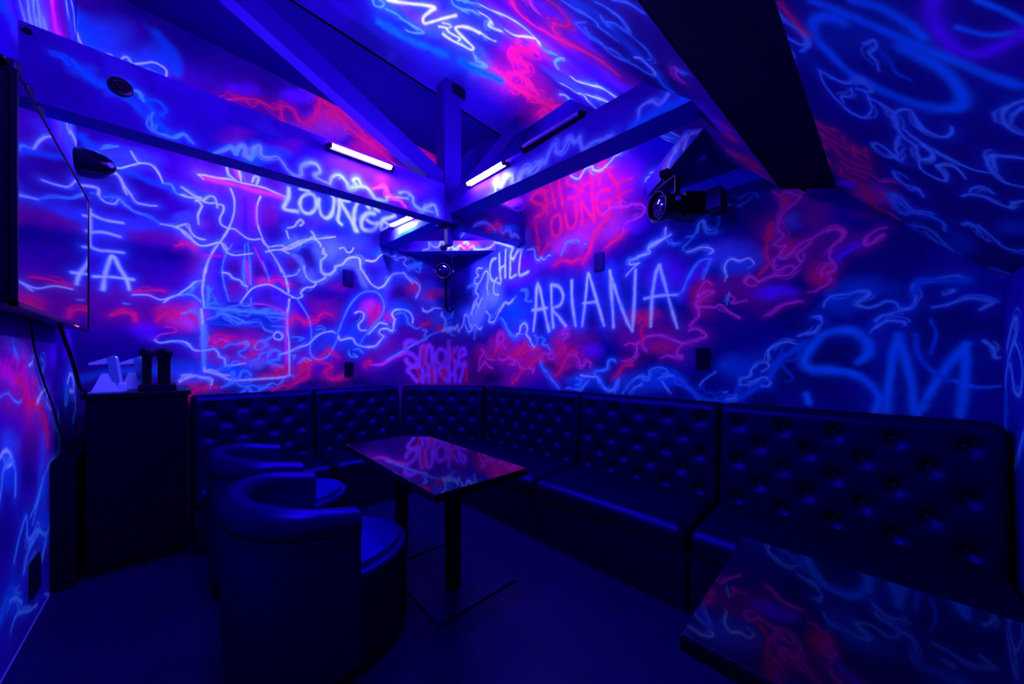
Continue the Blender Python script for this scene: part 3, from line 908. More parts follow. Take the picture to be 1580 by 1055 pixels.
s L 37.1 .6 0 3785,1405 3635,1447 3660,1507 3747,1495 3798,1405 3759,1314 3635,1300
s R 29.4 .4 0 4823,1051 4928,1224 5072,1259
s L 50.5 .6 0 4858,1261 5109,1259 5222,1202 5072,1114 4928,1029
s L 45.9 .6 0 4755,1227 4738,1036
s L 44.3 .6 0 4573,1280 4557,1043
s L 37.5 .6 0 4738,1123 4557,1145
s L 42.7 .6 0 4401,1281 4385,1050
s L 41.8 .6 0 4079,1267 4221,1266 4280,1200 4192,1137 4079,1061
s L 39.4 .6 0 4023,1267 4010,1064
s L 38.2 .6 0 3876,1268 3876,1069
s L 32.3 .6 0 4010,1158 3876,1161
s L 36.7 .6 0 3660,1314 3709,1180 3759,1074
s R 33.4 .5 0 4478,1230 4463,1055
s R 31.5 .5 0 4135,1219 4192,1105
s R 27.6 .5 0 3623,1241 3611,1094
s R 35.2 .4 0 4688,1606 4721,1296
s R 23.7 .4 0 3942,1484 3915,1330
@p1
b B .3 1342 -12 -65 -161 146 -1
s C2 19.9 .5 0 1337,32 1328,66 1347,109 1400,133 1459,112 1517,63 1564,5 1581,-51 1599,-136 1594,-203 1577,-269 1534,-314 1483,-308 1435,-276 1396,-233 1381,-190 1367,-141
s C2 16.2 .4 0 1285,128 1298,42 1315,-43 1332,-123 1350,-208 1360,-287 1372,-345 1374,-402
s C2 14.8 .4 0 1246,4 1246,-69 1273,-136 1306,-184
s V 17.5 .5 0 1185,-187 1228,-191 1278,-218 1313,-257 1318,-301 1276,-335 1216,-367
s C2 6.9 .4 0 1246,-251 1247,-306 1224,-348
s C2 6.0 .4 0 1159,-268 1171,-320 1188,-359
s w 4.2 .4 3 1359,262 1400,241 1431,190 1464,162 1500,163 1546,197
s w 4.2 .4 2 1491,162 1504,192 1497,250 1540,250 1572,231 1610,233 1592,250
s R 4.1 .4 2 1337,244 1375,216 1419,181 1444,157
s B 3.7 .4 1 1652,371 1598,316 1593,274 1616,246
s w 2.6 .4 2 1401,-35 1370,-61 1401,-70 1433,-52 1458,-70 1500,-83
s B 1.9 .4 1 1415,-89 1445,-113 1483,-137 1492,-175
s w 3.8 .5 1 1612,127 1682,114 1744,79 1782,43 1808,-1 1801,-45 1725,-70 1665,-54
s w 4.2 .5 3 1612,127 1625,74 1633,33 1597,-8 1576,-26 1597,-58 1629,-59 1636,-14
s w 3.0 .4 1 1649,6 1694,6 1727,45 1763,35
s w 4.4 .5 3 1630,-40 1661,-61 1675,-106 1703,-145 1775,-164 1821,-188 1847,-235
s w 3.3 .5 1 1703,-145 1659,-165 1644,-193 1690,-221 1723,-254 1725,-299 1684,-319 1647,-314
s w 6.2 .4 2 1832,-176 1911,-170 1992,-184 1989,-155
s w 3.7 .4 2 1992,-184 2026,-135 1991,-88 1962,-109 1982,-162 2017,-208
s w 5.4 .4 2 1847,-235 1925,-261 1885,-291 1851,-288 1818,-250
s w 2.6 .4 1 1772,-183 1813,-255 1837,-342 1842,-415 1811,-466
s w 3.5 .4 2 1945,-258 2007,-276 2019,-324 2007,-361 1948,-353 1925,-325 1881,-356 1891,-387 1925,-411
s w 4.2 .4 2 2134,-186 2188,-198 2211,-236 2186,-286 2231,-307
s w 4.5 .4 3 1421,-429 1453,-413 1501,-407 1542,-426 1557,-455 1554,-469
s w 1.8 .4 0 1486,-427 1446,-434
s w 4.3 .4 2 1663,-502 1686,-470 1707,-439 1749,-435 1805,-459 1838,-503 1816,-548
s w 2.6 .3 0 1707,-439 1776,-459
s w 3.5 .4 2 2008,-441 1968,-444 1926,-468 1942,-499
b U .8 2304 7 -122 -106 139 0
b P .7 2545 -105 -163 -111 186 -8
b V .7 2568 34 -104 -78 109 1
s R 4.5 .5 1 2014,218 2017,174 2056,126 2077,73
s R 4.7 .5 1 2108,201 2098,158 2145,146
s R 4.4 .5 1 2039,168 2021,116 2004,74
s R 4.7 .5 1 2114,152 2116,114 2129,75
s R 5.1 .5 1 2201,190 2226,168 2231,140 2270,163
s R 4.8 .5 1 2177,133 2186,95 2244,67
s R 4.4 .5 1 2030,44 2090,41 2094,31
s R 4.6 .5 1 2141,57 2149,28
s R 4.4 .5 1 2067,-3 2128,-7 2177,-4
s R 4.4 .5 1 2127,21 2114,-21 2124,-68
s R 4.3 .5 1 2047,-59 2109,-54 2124,-68
s R 4.8 .5 1 2245,60 2253,7 2254,-36 2230,-85
s R 4.5 .5 1 2174,-21 2187,-66
s R 5.5 .5 1 2352,160 2370,128 2459,142
s R 4.9 .5 1 2314,61 2322,8 2312,-45 2287,-80
s R 5.2 .5 1 2377,39 2375,-8 2356,-68
s R 5.7 .5 1 2387,63 2475,66
s R 7.2 .6 2 2469,37 2470,-24 2518,-65 2534,-112 2463,-147 2443,-175
s R 7.7 .6 2 2449,-55 2548,-73 2653,-109 2715,-162 2813,-226
s P 5.2 .5 2 2514,-111 2502,-149 2489,-185 2547,-204 2577,-214
s P 4.4 .5 2 2287,-94 2303,-137 2239,-186 2247,-200
s P 5.7 .5 2 2667,-175 2662,-221 2681,-246 2663,-206
s w 6.4 .5 2 2463,-309 2420,-270 2369,-224 2405,-193 2498,-208 2584,-252
s w 6.1 .5 2 2471,-330 2417,-323 2369,-376
s w 4.3 .5 1 2129,-183 2179,-194 2217,-241 2240,-263 2196,-282 2226,-310 2252,-316
s w 4.0 .5 1 2123,-201 2138,-239
s w 7.0 .5 2 2406,-196 2569,-256 2480,-307 2432,-351 2418,-420 2504,-450
s w 7.5 .5 3 2383,-203 2460,-254 2469,-298
s w 10.6 .4 3 2681,-314 2595,-374 2625,-439 2721,-507 2875,-606 2962,-702 2920,-742
s B 31.7 .2 0 2693,-325 2741,-467 2788,-604 2729,-709 2644,-798
s w 8.5 .4 3 2645,-382 2754,-478 2857,-550 3010,-643
s w 4.2 .4 3 2335,-485 2278,-500 2287,-529 2361,-574 2351,-598
s w 4.9 .4 2 2252,-528 2296,-577 2341,-634 2313,-676 2272,-686
s w 3.6 .4 3 2071,-430 2029,-446 1992,-490 1996,-530 1986,-559 1943,-558 1900,-574
s w 4.9 .4 3 2658,-676 2616,-716 2621,-792
b B .6 2620 -488 -184 -80 172 -32
b B .6 2127 -610 -64 -32 105 -30
@p2
s V 107.0 0 0 1440,2188 1617,2061 1759,1881
s V 69.9 0 0 1341,1499 1399,1308 1533,1370
s V 86.5 0 0 1595,1426 1779,1384 2004,1417 1893,1154
s B 42.9 0 0 1237,1189 1305,1064 1436,1016 1630,944 1803,909
s B 79.7 0 0 2237,2435 2284,2235 2393,2043 2501,1946
s B 107.3 0 0 2296,3809 2747,4323 3208,4705
s U 189.6 0 0 2017,2807 2224,2885 2697,3689 3088,3769 3421,3757 3748,3666
s U 142.7 0 0 1946,2756 2157,2679 2433,2841 3119,3163
s R 34.1 .5 3 1760,2111 1901,2270 1915,2442 2046,2774 2206,2964 2255,2851 2425,3012 2557,3376 2772,3891
s R 59.1 .6 3 2800,4217 2926,4144 3233,4421 3305,4105 3369,3867 3469,3710 4046,4030
s R 43.9 .6 3 2868,3992 2651,3562 2714,3371 2867,3468 3139,3666
s R 47.8 .6 3 4160,4859 3726,4201 3988,4303 3651,3702 3393,3565 3296,3717
s R 69.7 .6 3 4353,5040 4550,4953 4277,4336
s R 16.0 .5 1 1325,1812 1427,1885 1520,1855 1577,1762 1628,1650 1655,1506 1715,1399 1767,1350 1839,1314
s P 15.2 .4 1 1294,1593 1353,1636 1395,1629
s R 10.9 .5 1 1268,1404 1318,1361 1388,1358 1447,1416 1461,1508 1461,1562 1549,1642 1625,1590 1662,1486 1717,1361
s U 33.2 0 0 1608,1573 1652,1450 1724,1341
s U 71.3 0 0 1744,1489 1846,1370 1886,1210
s W 8.8 .6 2 1448,2402 1484,2294 1510,2138 1570,2038 1647,2010 1733,2007
s W 13.2 .6 0 1701,2408 1739,2336 1707,2138 1700,2021 1766,2045
s W 15.7 .6 2 1553,2576 1591,2504 1644,2541 1703,2680 1739,2618 1733,2520
s W 12.8 .5 2 1875,3110 1950,3069 1959,2950
s w 9.0 .5 2 1777,2058 1832,2030 1833,1926
s w 5.7 .5 2 1249,1272 1296,1223 1322,1161 1362,1121 1393,1130
s w 5.3 .5 2 1221,1014 1245,960 1288,920 1337,910 1380,921 1365,956 1342,977 1345,1037 1373,1039 1339,1052 1306,1045
s w 5.1 .5 2 1405,1314 1380,1211
s w 5.6 .5 2 1412,1320 1462,1307 1510,1278 1530,1225 1558,1201 1578,1149 1628,1118 1625,1074
s w 5.6 .4 2 1429,1254 1476,1272 1510,1231 1527,1210
s w 4.4 .4 1 1394,1137 1425,1099 1476,1054
s w 4.6 .4 1 1388,935 1437,903 1479,875 1555,887 1571,919
s W 6.2 .5 1 1584,1016 1574,965 1609,952 1661,932 1702,946
s w 6.7 .4 2 1530,1225 1599,1221 1641,1161 1658,1063 1705,988 1713,942 1797,926 1832,884
s w 3.9 .5 2 1195,887 1193,819 1215,771 1240,741
s w 9.1 .4 1 2082,2168 1990,2109 1896,1974 1853,1862
s W 13.2 .6 3 2373,2427 2392,2340 2453,2273 2429,2171 2561,2207 2666,2173
s W 18.5 .6 3 2705,2779 2661,2627 2793,2684 2882,2695 2985,2620
s W 16.1 .6 3 2400,2106 2386,1982 2372,1863 2373,1778
s W 11.1 .6 3 2133,2049 2178,2019 2163,1864 2139,1696 2178,1616 2209,1563
s W 9.2 .6 3 2156,1824 2122,1698 2171,1642 2231,1609
s P 7.3 .5 1 1575,751 1651,779 1687,751
s w 5.6 .5 2 1579,749 1603,739 1599,698
s V 77.9 0 0 1931,748 2024,712 2121,673
s R 9.5 .5 3 2149,697 2162,657 2180,627 2152,661
s R 5.9 .5 3 2021,648 2063,620
s P 51.5 .3 0 2401,714 2429,652 2490,591 2616,543
s R 10.6 .6 3 2394,665 2390,604 2421,568 2456,554
s R 11.1 .6 3 2446,672 2491,630 2514,582 2576,612
s W 9.7 .6 3 2681,1477 2630,1348 2594,1244 2618,1203
s W 10.6 .6 3 2736,1448 2719,1371 2744,1327
s W 9.1 .6 3 2481,1251 2494,1196 2507,1142
s B 96.2 .2 0 2557,1343 2603,1206
s B 197.9 0 0 1951,6257 2279,5741 2370,5182
s V 223.7 0 0 1730,4691 1962,5090 2131,4998
s V 176.2 0 0 1748,3822 1933,3997
s W 38.2 .7 0 1838,5453 1801,4956 1741,4386 1693,3970 1682,3677 1778,3997 1998,4685 2154,5016 1982,4334 1842,3810 1709,3279
s W 34.3 .7 0 1905,3161 1872,3269 1888,3478 1965,3771 2057,3894 2193,3959 2338,4029 2443,4266 2412,4444 2372,4677 2285,4726
s W 27.2 .6 1 2093,4449 2056,4194 2148,4292 2185,4221 2222,4150 2320,4391
s W 16.0 .6 1 1956,4073 1940,3878 1990,3923 2071,4226 2115,4228
s w 19.6 .5 1 2292,4279 2412,4297
s w 29.3 .5 1 2155,6494 2209,6168 2328,6219 2414,6082 2471,5919 2523,5897 2673,6496 2795,7144 2777,7310
s w 25.0 .4 1 2004,6636 2189,7132 2133,6630 1949,5963 1926,6081
s w 10.6 .5 2 1481,2920 1549,2992 1567,2888 1553,2730 1579,2619
s w 9.2 .5 2 1462,2787 1449,2616 1448,2402
s w 19.8 .5 0 2490,4291 2644,4525 2687,4523 2581,4388
s w 40.2 .5 1 3139,5630 3031,5223 2999,4975
s B 126.6 .2 0 3189,5956 3359,5865 3316,5501
s w 34.9 .5 1 3130,5631 3130,5427 3028,5011 2881,4582 2771,4496 2801,4729 2641,4503
s w 27.9 .4 1 3221,5698 3284,5398 3307,5089 3227,4742
s B 135.1 .2 0 3137,5776 3274,5527 3242,4988 3261,4760
@p3
s B 39.1 0 0 1002,2378 1258,2344 1423,2301
s V 51.2 0 0 1125,2256 1195,2293 1317,2285
s V 53.7 0 0 1334,2156 1424,2179
s B 31.6 .2 0 1079,2520 1177,2507 1291,2495 1414,2452 1591,2401
s W 11.6 .7 0 1058,2323 1121,2281 1194,2225 1254,2176 1321,2136 1311,2179 1300,2256 1328,2287 1372,2219 1409,2155 1462,2074
s W 10.6 .7 0 1673,2053 1604,2072 1546,2106 1515,2149 1547,2166 1628,2174 1713,2183 1712,2211 1637,2231 1546,2255 1477,2260
s W 7.8 .6 1 1419,2232 1460,2203 1498,2214 1544,2206 1591,2198 1590,2225
s W 5.0 .6 1 1421,2189 1464,2164 1488,2170 1462,2207 1493,2207
s w 5.5 .5 1 1602,2213 1681,2215
s w 5.6 .5 1 1073,2392 1148,2372 1202,2375 1270,2367 1330,2356 1362,2355 1331,2392 1283,2426 1251,2434
s w 4.1 .4 1 980,2400 1007,2426 1044,2400 1042,2359 1014,2367
s w 4.6 .5 2 1377,2008 1415,2022 1469,2001 1513,1968 1583,1943
s w 4.5 .5 2 1405,1980 1454,1942 1539,1889
s w 5.2 .5 0 1737,2214 1769,2240 1799,2239 1769,2225
s w 8.9 .5 1 1761,2336 1808,2304 1860,2283
s B 24.3 .2 0 1708,2359 1821,2352 1896,2326
s w 9.1 .5 1 1756,2336 1810,2321 1868,2286 1909,2245 1864,2237 1810,2260 1774,2237
s w 6.4 .4 1 1789,2341 1907,2318 2015,2293 2081,2261
s B 31.7 .2 0 1723,2346 1865,2328 2007,2284 2096,2263
s V 65.6 0 0 1628,1829 1898,1790 2186,1729
s V 63.5 0 0 1902,1572 2135,1477 2283,1509
s V 73.7 0 0 2325,1537 2635,1517 2931,1533 3078,1388
s B 47.0 0 0 1982,1409 2206,1330 2480,1298 2909,1246 3271,1220
s B 49.3 0 0 2357,1897 2547,1843 2825,1784 3044,1752
s B 29.9 0 0 1756,2154 1906,2218 2081,2258
s U 61.8 0 0 1928,1984 2085,2001 2114,2138 2381,2149 2644,2147 2950,2135
s U 63.4 0 0 1884,1974 2130,1956 2305,1992 2738,2054
s R 14.5 .5 3 2036,1806 2098,1853 2014,1899 1972,1977 2029,2016 2133,1994 2205,2026 2140,2090 2086,2165
s R 17.5 .6 3 1980,2206 2098,2197 2203,2229 2387,2192 2547,2162 2706,2141 2964,2183
s R 16.2 .6 3 2116,2178 2132,2119 2274,2089 2352,2105 2471,2134
s R 15.9 .6 3 2630,2272 2642,2204 2776,2216 2853,2140 2728,2120 2568,2142
s R 16.5 .6 3 2673,2289 2833,2281 2959,2219
s R 12.0 .5 1 1684,1704 1772,1730 1905,1720 2038,1685 2186,1640 2341,1576 2527,1524 2654,1499 2801,1480
s P 11.5 .4 1 1774,1615 1826,1634 1888,1631
s R 8.6 .5 1 1863,1527 1971,1505 2077,1503 2118,1533 2065,1577 2025,1601 2087,1636 2230,1614 2369,1566 2566,1505
s U 27.8 0 0 2220,1606 2386,1549 2597,1494
s U 62.5 0 0 2483,1568 2749,1509 2997,1421
s W 5.4 .6 2 1539,1889 1626,1860 1732,1814 1857,1782 1965,1774 2070,1772
s W 7.8 .6 0 1805,1890 1883,1871 1958,1814 2021,1777 2084,1785
s W 7.4 .6 2 1575,1932 1645,1915 1683,1924 1681,1957 1744,1942 1784,1919
s W 5.3 .5 2 1666,2044 1750,2037 1808,2014
s w 5.6 .5 2 2089,1789 2172,1780 2245,1745
s w 5.7 .5 2 1934,1457 2047,1429 2144,1392 2246,1367 2288,1373
s w 6.0 .5 2 2110,1296 2206,1258 2325,1228 2426,1221 2491,1229 2423,1255 2359,1271 2301,1312 2348,1313 2276,1322 2226,1318
s w 4.9 .5 2 2139,1480 2190,1422
s w 5.5 .5 2 2144,1483 2232,1476 2333,1460 2416,1430 2484,1416 2572,1385 2687,1366 2736,1337
s w 5.3 .4 2 2229,1447 2285,1457 2377,1434 2424,1422
s w 4.6 .4 1 2284,1377 2373,1353 2506,1324
s w 5.5 .4 1 2488,1240 2615,1216 2728,1193 2852,1203 2836,1228
s W 7.1 .5 1 2736,1298 2783,1261 2862,1252 2981,1238 3036,1247
s w 7.5 .4 2 2416,1430 2528,1428 2661,1392 2804,1330 2983,1278 3061,1245 3234,1233 3365,1200
s w 5.0 .5 2 2191,1203 2260,1148 2358,1107 2444,1080
s w 5.8 .4 1 2367,1823 2303,1805 2287,1761 2317,1722
s W 7.7 .6 3 2505,1895 2588,1872 2704,1854 2759,1824 2878,1835 3026,1825
s W 8.7 .6 3 2603,1978 2663,1944 2754,1957 2833,1960 2993,1943
s W 10.8 .6 3 2779,1804 2871,1764 2965,1723 3051,1691
s W 8.1 .6 3 2513,1786 2591,1776 2703,1723 2828,1658 2961,1625 3061,1602
s W 6.9 .6 3 2730,1708 2803,1659 2924,1636 3041,1622
s P 9.5 .5 1 3088,1089 3193,1114 3309,1090
s w 7.4 .5 2 3101,1088 3163,1078 3223,1040
@beamA
s B 3.0 .3 2 89,2808 108,2806 127,2800 141,2777
s B 3.8 .4 2 152,2806 163,2790 180,2768 201,2748 221,2736
s B 4.1 .4 2 239,2732 263,2736 288,2749 313,2778 341,2798
b B .5 306 2755 63 34 0 -24
b B .4 186 2776 57 33 0 -41
s B 5.7 .4 3 251,2739 300,2761 338,2758 378,2749 418,2691 460,2620
s w 2.3 .3 2 338,2758 371,2766 391,2727
s w 2.6 .3 2 425,2684 418,2631 432,2587 467,2583
s B 3.0 .3 1 405,2744 446,2755 474,2719 453,2678
s B 20.3 0 0 215,2747 338,2709 405,2644 510,2592
s w 3.1 .4 3 460,2580 510,2582 548,2619 586,2583
s w 3.5 .4 2 665,2558 715,2595 757,2636 775,2598 801,2666 828,2631 846,2599 874,2686
b U .5 764 2721 102 46 0 -51
b U .4 1056 2775 122 53 0 -67
b B .6 903 2646 171 70 0 -64
b V .6 1842 2772 257 90 0 -82
s c 4.0 .5 3 703,2583 749,2628 764,2619 796,2663 820,2663 812,2608 845,2611 857,2669 895,2706 903,2646 947,2653 991,2671 1037,2612 1074,2588
s c 4.7 .5 3 1074,2582 1123,2600 1123,2657 1162,2701 1213,2709 1233,2665 1202,2630 1244,2610 1297,2605
s c 5.1 .5 2 1297,2605 1318,2661 1362,2689 1408,2657 1431,2616 1478,2657 1454,2686 1489,2711 1513,2670
s c 5.5 .5 3 1431,2622 1526,2668 1575,2653 1625,2605 1704,2618 1704,2644 1758,2662
s P 6.3 .5 3 1600,2674 1691,2719 1731,2666 1813,2653 1870,2616
s c 7.5 .5 2 1813,2714 1870,2740 1929,2718 1936,2665 2005,2636 2051,2672 2131,2712 2164,2633
s c 6.1 .5 2 1785,2671 1885,2690
s c 6.0 .5 1 2036,2639 2115,2648
s c 7.3 .4 3 2553,2639 2646,2708 2743,2713 2800,2683 2828,2669
s R 11.5 .4 2 2729,2653 2828,2725 2887,2752 2902,2688
s c 8.0 .4 3 2917,2669 3009,2728 3040,2677 3104,2705 3148,2680
b B .7 2978 2731 200 53 0 -70
@beamB
s c 8.0 .6 3 1754,2658 1696,2677 1696,2752 1627,2691 1586,2741 1520,2736 1507,2678 1456,2670 1419,2727 1346,2726 1346,2692 1276,2725 1230,2717 1322,2658
s c 13.0 .6 3 3265,2698 3173,2739 3096,2782 3046,2745 2997,2781 2949,2707 2855,2743 2786,2784 2764,2719 2654,2736 2612,2713
s B 39.4 .2 0 3225,2714 2901,2707 2612,2701
b V .6 2676 2742 -323 -89 0 -58
s c 6.6 .6 3 1200,2704 1164,2772 1111,2804 1111,2751 1059,2730 1009,2788 960,2742 928,2767 913,2697 882,2672 822,2685 763,2673 707,2674
s c 3.9 .4 2 588,2657 550,2686 538,2748 477,2753 430,2708 396,2735 374,2777 309,2755
s B 22.6 .3 0 588,2657 465,2681 352,2671 207,2693
s c 3.1 .4 2 247,2692 207,2693 169,2722 127,2729
s B 29.1 0 0 396,2789 288,2713 188,2722
@tie
b V .8 271 2764 419 -12 0 -54
b P .6 824 2755 219 -6 0 -54
s W 12.0 .8 3 313,2709 383,2727 383,2795 425,2753 494,2738 536,2804 577,2776 591,2721 632,2720 660,2773 687,2719 742,2703 769,2757 824,2715
s W 11.9 .8 3 687,2705 756,2743 824,2782 865,2781 892,2726 933,2738 960,2697 1096,2700 1163,2732 1204,2784
s R 9.5 .6 2 756,2811 810,2755 865,2727 906,2766 960,2751
@tie2
s c 42.1 .3 0 338,2766 503,2747 595,2707
s W 9.0 .8 2 91,2747 129,2738 141,2698 236,2745 264,2734 293,2708 323,2704 279,2765 338,2773
s W 10.0 .8 3 370,2770 402,2751 435,2755 418,2784 469,2751 521,2733 539,2677
s P 18.3 .6 2 558,2753 576,2714 595,2682
@left
s V 65.6 0 0 2582,2876 2675,2846 2951,2975
s P 46.1 .3 0 3269,3426 3330,3374 3372,3327 3483,3313 3629,3345
s M 26.2 .6 0 3319,3465 3319,3356 3351,3323
s M 25.3 .6 0 3460,3372 3554,3373 3579,3330
s V 69.7 0 0 3154,3312 3191,3237 3269,3212
s U 83.4 0 0 3483,3567 3530,3509 3681,3471
s c 11.0 .4 2 2713,3000 2751,2978 2805,2955 2861,2959
s c 15.0 .4 2 2833,3092 2861,3046 2936,3016 2967,2986
s c 15.6 .4 2 2921,3159 2936,3101 2999,3060 3032,3020
s c 12.7 .4 2 2983,3207 3032,3157 3049,3095
s c 30.7 .4 0 3118,3179 3154,3169
s W 13.6 .7 0 3092,3100 3154,3113 3182,3095
s W 13.2 .6 2 3616,3692 3642,3663 3707,3650
s W 11.8 .6 2 3762,3803 3832,3793 3876,3734 3891,3680
s b 38.3 .2 0 3734,3657 3818,3590 3906,3519
s B 37.2 .0 0 2475,2811 2559,2843 2639,2837
s V 85.4 0 0 3351,2743 3579,2768 3847,2785
s c 36.8 .3 0 3629,2882 3734,2873 3937,2891
s W 14.5 .7 2 3654,2889 3681,2859 3762,2899 3847,2908 3937,2904 3983,2892
s b 58.2 .2 0 3460,2809 3847,2824
b B .8 2670 1386 197 6 0 -55
b P .8 2601 1241 202 -8 0 -53
b U .8 2688 1127 292 -26 0 -80
b V .7 3263 1373 146 3 0 -110
b D .9 2865 910 192 -34 0 -120
b B .7 2568 962 147 -26 0 -70
b b .6 2977 1290 164 -2 0 -84
b D .6 3353 1213 78 -3 0 -81
b V .6 3683 1444 175 7 0 -117
b U .7 2931 1071 203 -21 0 -89
b B .7 3663 1130 192 -12 0 -134
s M 25.8 .5 1 2475,1308 2536,1290 2601,1271 2653,1246 2707,1250 2783,1293 2824,1220 2855,1145
s R 22.9 .5 1 2670,1251 2764,1229 2803,1169 2865,1124 3024,1097 3086,1018
s R 27.7 .3 0 3125,1014 3179,916 3179,871
s w 5.4 .5 2 2627,1427 2644,1379 2707,1344
s W 7.7 .6 1 2920,1356 2909,1325 2855,1309
s w 7.2 .5 1 3049,1347 3112,1326 3074,1253 3074,1180 3000,1113
s W 9.0 .6 2 2988,1118 3074,1158 3152,1176 3179,1151 3165,1107 3249,1050
s w 4.4 .4 0 2475,1179 2568,1190 2635,1156 2707,1138 2735,1148
s W 8.1 .7 1 2475,928 2505,945 2552,945 2601,915 2610,878 2552,875
s w 6.7 .5 1 2552,875 2505,928
s W 14.4 .7 2 3663,1192 3742,1244 3824,1214 3845,1128 3722,1135
s w 8.7 .5 1 3626,1150 3589,1082 3626,1043 3663,1130
s w 11.5 .5 2 3867,1098 3910,999 3824,932 3824,856
s w 7.1 .4 2 3417,1029 3433,894 3417,781 3206,744
s w 6.9 .4 1 3263,1013 3353,930 3401,907
s b 30.0 .3 0 3099,906 3112,830 3074,765
b B .6 2550 819 155 -38 0 -75
b B .8 3107 682 126 -31 0 -203
b D .8 2844 768 135 -32 0 -96
b B .7 3107 431 252 -86 0 -143
b D .6 2550 557 155 -58 0 -112
b B .6 2687 226 235 -119 0 -60
s w 9.6 .5 1 2475,756 2499,822 2524,871 2602,892 2658,832 2658,723
s w 8.2 .5 1 3107,705 3026,632 2878,553
s w 6.6 .4 1 3286,765 3107,693 2914,509
s w 9.6 .6 1 2644,434 2717,515 2811,575 2844,457 2987,450 3149,368 3248,395
s w 8.5 .5 1 2772,323 2844,393 3006,431
s w 9.7 .5 1 2851,331 2987,313 3066,281 3149,332 3158,365
s w 10.0 .5 2 2475,261 2550,286 2658,260 2747,196
s w 8.5 .4 2 2602,144 2687,176 2844,104 2987,63
s B 18.8 .3 2 2475,243 2576,301 2630,294
s w 7.3 .4 0 3128,46 3286,-25
@end
b D .7 2516 753 -208 58 0 -358
s w 7.1 .4 1 2657,1377 2588,1487 2516,1511 2534,1434 2626,1351 2665,1262 2673,1204
s w 6.8 .4 1 2673,1275 2607,1314 2551,1204 2482,1197 2455,1291 2499,1373 2551,1411
s B 21.0 .3 0 2439,1004 2516,908 2551,864
s w 6.0 .4 1 2439,1038 2499,947 2551,876
s B 20.8 .2 0 2665,1185 2673,1030
"""
PAL = {'W': (.62, .85, 1.), 'w': (.09, .42, 1.), 'C': (.58, .92, 1.), 'B': (.002, .11, .75), 'b': (.06, .09, .85), 'L': (.42, .07, 1.),
       'c': (.17, .33, 1.), 'D': (.010, .0004, .22), 'N': (.003, .0002, .09), 'V': (.14, .008, .95),  # V: mural violet, and also the tubes' glow put into the wall colour
       'U': (.17, .004, .26), 'P': (.75, .05, .6), 'R': (.95, .012, .17), 'M': (.95, .0, .6),
       'X': (.035, .0, .5), 'C2': (.001, .24, 1.)}
HALO = {'W': (.08, .16, 1.), 'w': (.01, .12, .95), 'C': (.03, .12, 1.), 'R': (.7, .01, .25), 'P': (.4, .01, .4),
        'V': (.1, .0, .8), 'M': (.6, 0, .5), 'C2': (.001, .05, .6), 'L': (.05, .0, .3)}

def parse_mural():
    S = {}; cur = None
    for ln in MURAL.split('\n'):
        if not ln: continue
        if ln[0] == '@': cur = S.setdefault(ln[1:], []); continue
        cur.append(ln.split())
    return S
SURF = parse_mural()

def vnoise(shape, U, V, scale, rs):
    """smooth value noise sampled at U,V (metres), cell = scale"""
    x = U / scale; y = V / scale
    x = x - x.min(); y = y - y.min()
    nx = int(x.max()) + 3; ny = int(y.max()) + 3
    g = rs.rand(ny, nx)
    xi = x.astype(int); yi = y.astype(int); fx = x - xi; fy = y - yi
    fx = fx * fx * (3 - 2 * fx); fy = fy * fy * (3 - 2 * fy)
    a = g[yi, xi] * (1 - fx) + g[yi, xi + 1] * fx
    b = g[yi + 1, xi] * (1 - fx) + g[yi + 1, xi + 1] * fx
    return a * (1 - fy) + b * fy

def fbm(U, V, scale, rs, n=4):
    o = 0; a = .5; t = 0
    for k in range(n):
        o = o + a * vnoise(U.shape, U, V, scale / 2 ** k, rs); t += a; a *= .55
    return o / t

def catmull(P, step):
    P = np.asarray(P, float)
    if len(P) < 3:
        Q = P
    else:
        E = np.vstack([P[:1], P, P[-1:]]); Q = []
        for i in range(1, len(E) - 2):
            p0, p1, p2, p3 = E[i - 1:i + 3]
            n = max(2, int(np.hypot(*(p2 - p1)) / step))
            t = np.linspace(0, 1, n, endpoint=False)[:, None]
            Q.append(.5 * (2 * p1 + (p2 - p0) * t + (2 * p0 - 5 * p1 + 4 * p2 - p3) * t ** 2 + (3 * p1 - p0 - 3 * p2 + p3) * t ** 3))
        Q = np.vstack(Q + [P[-1:]])
    return Q

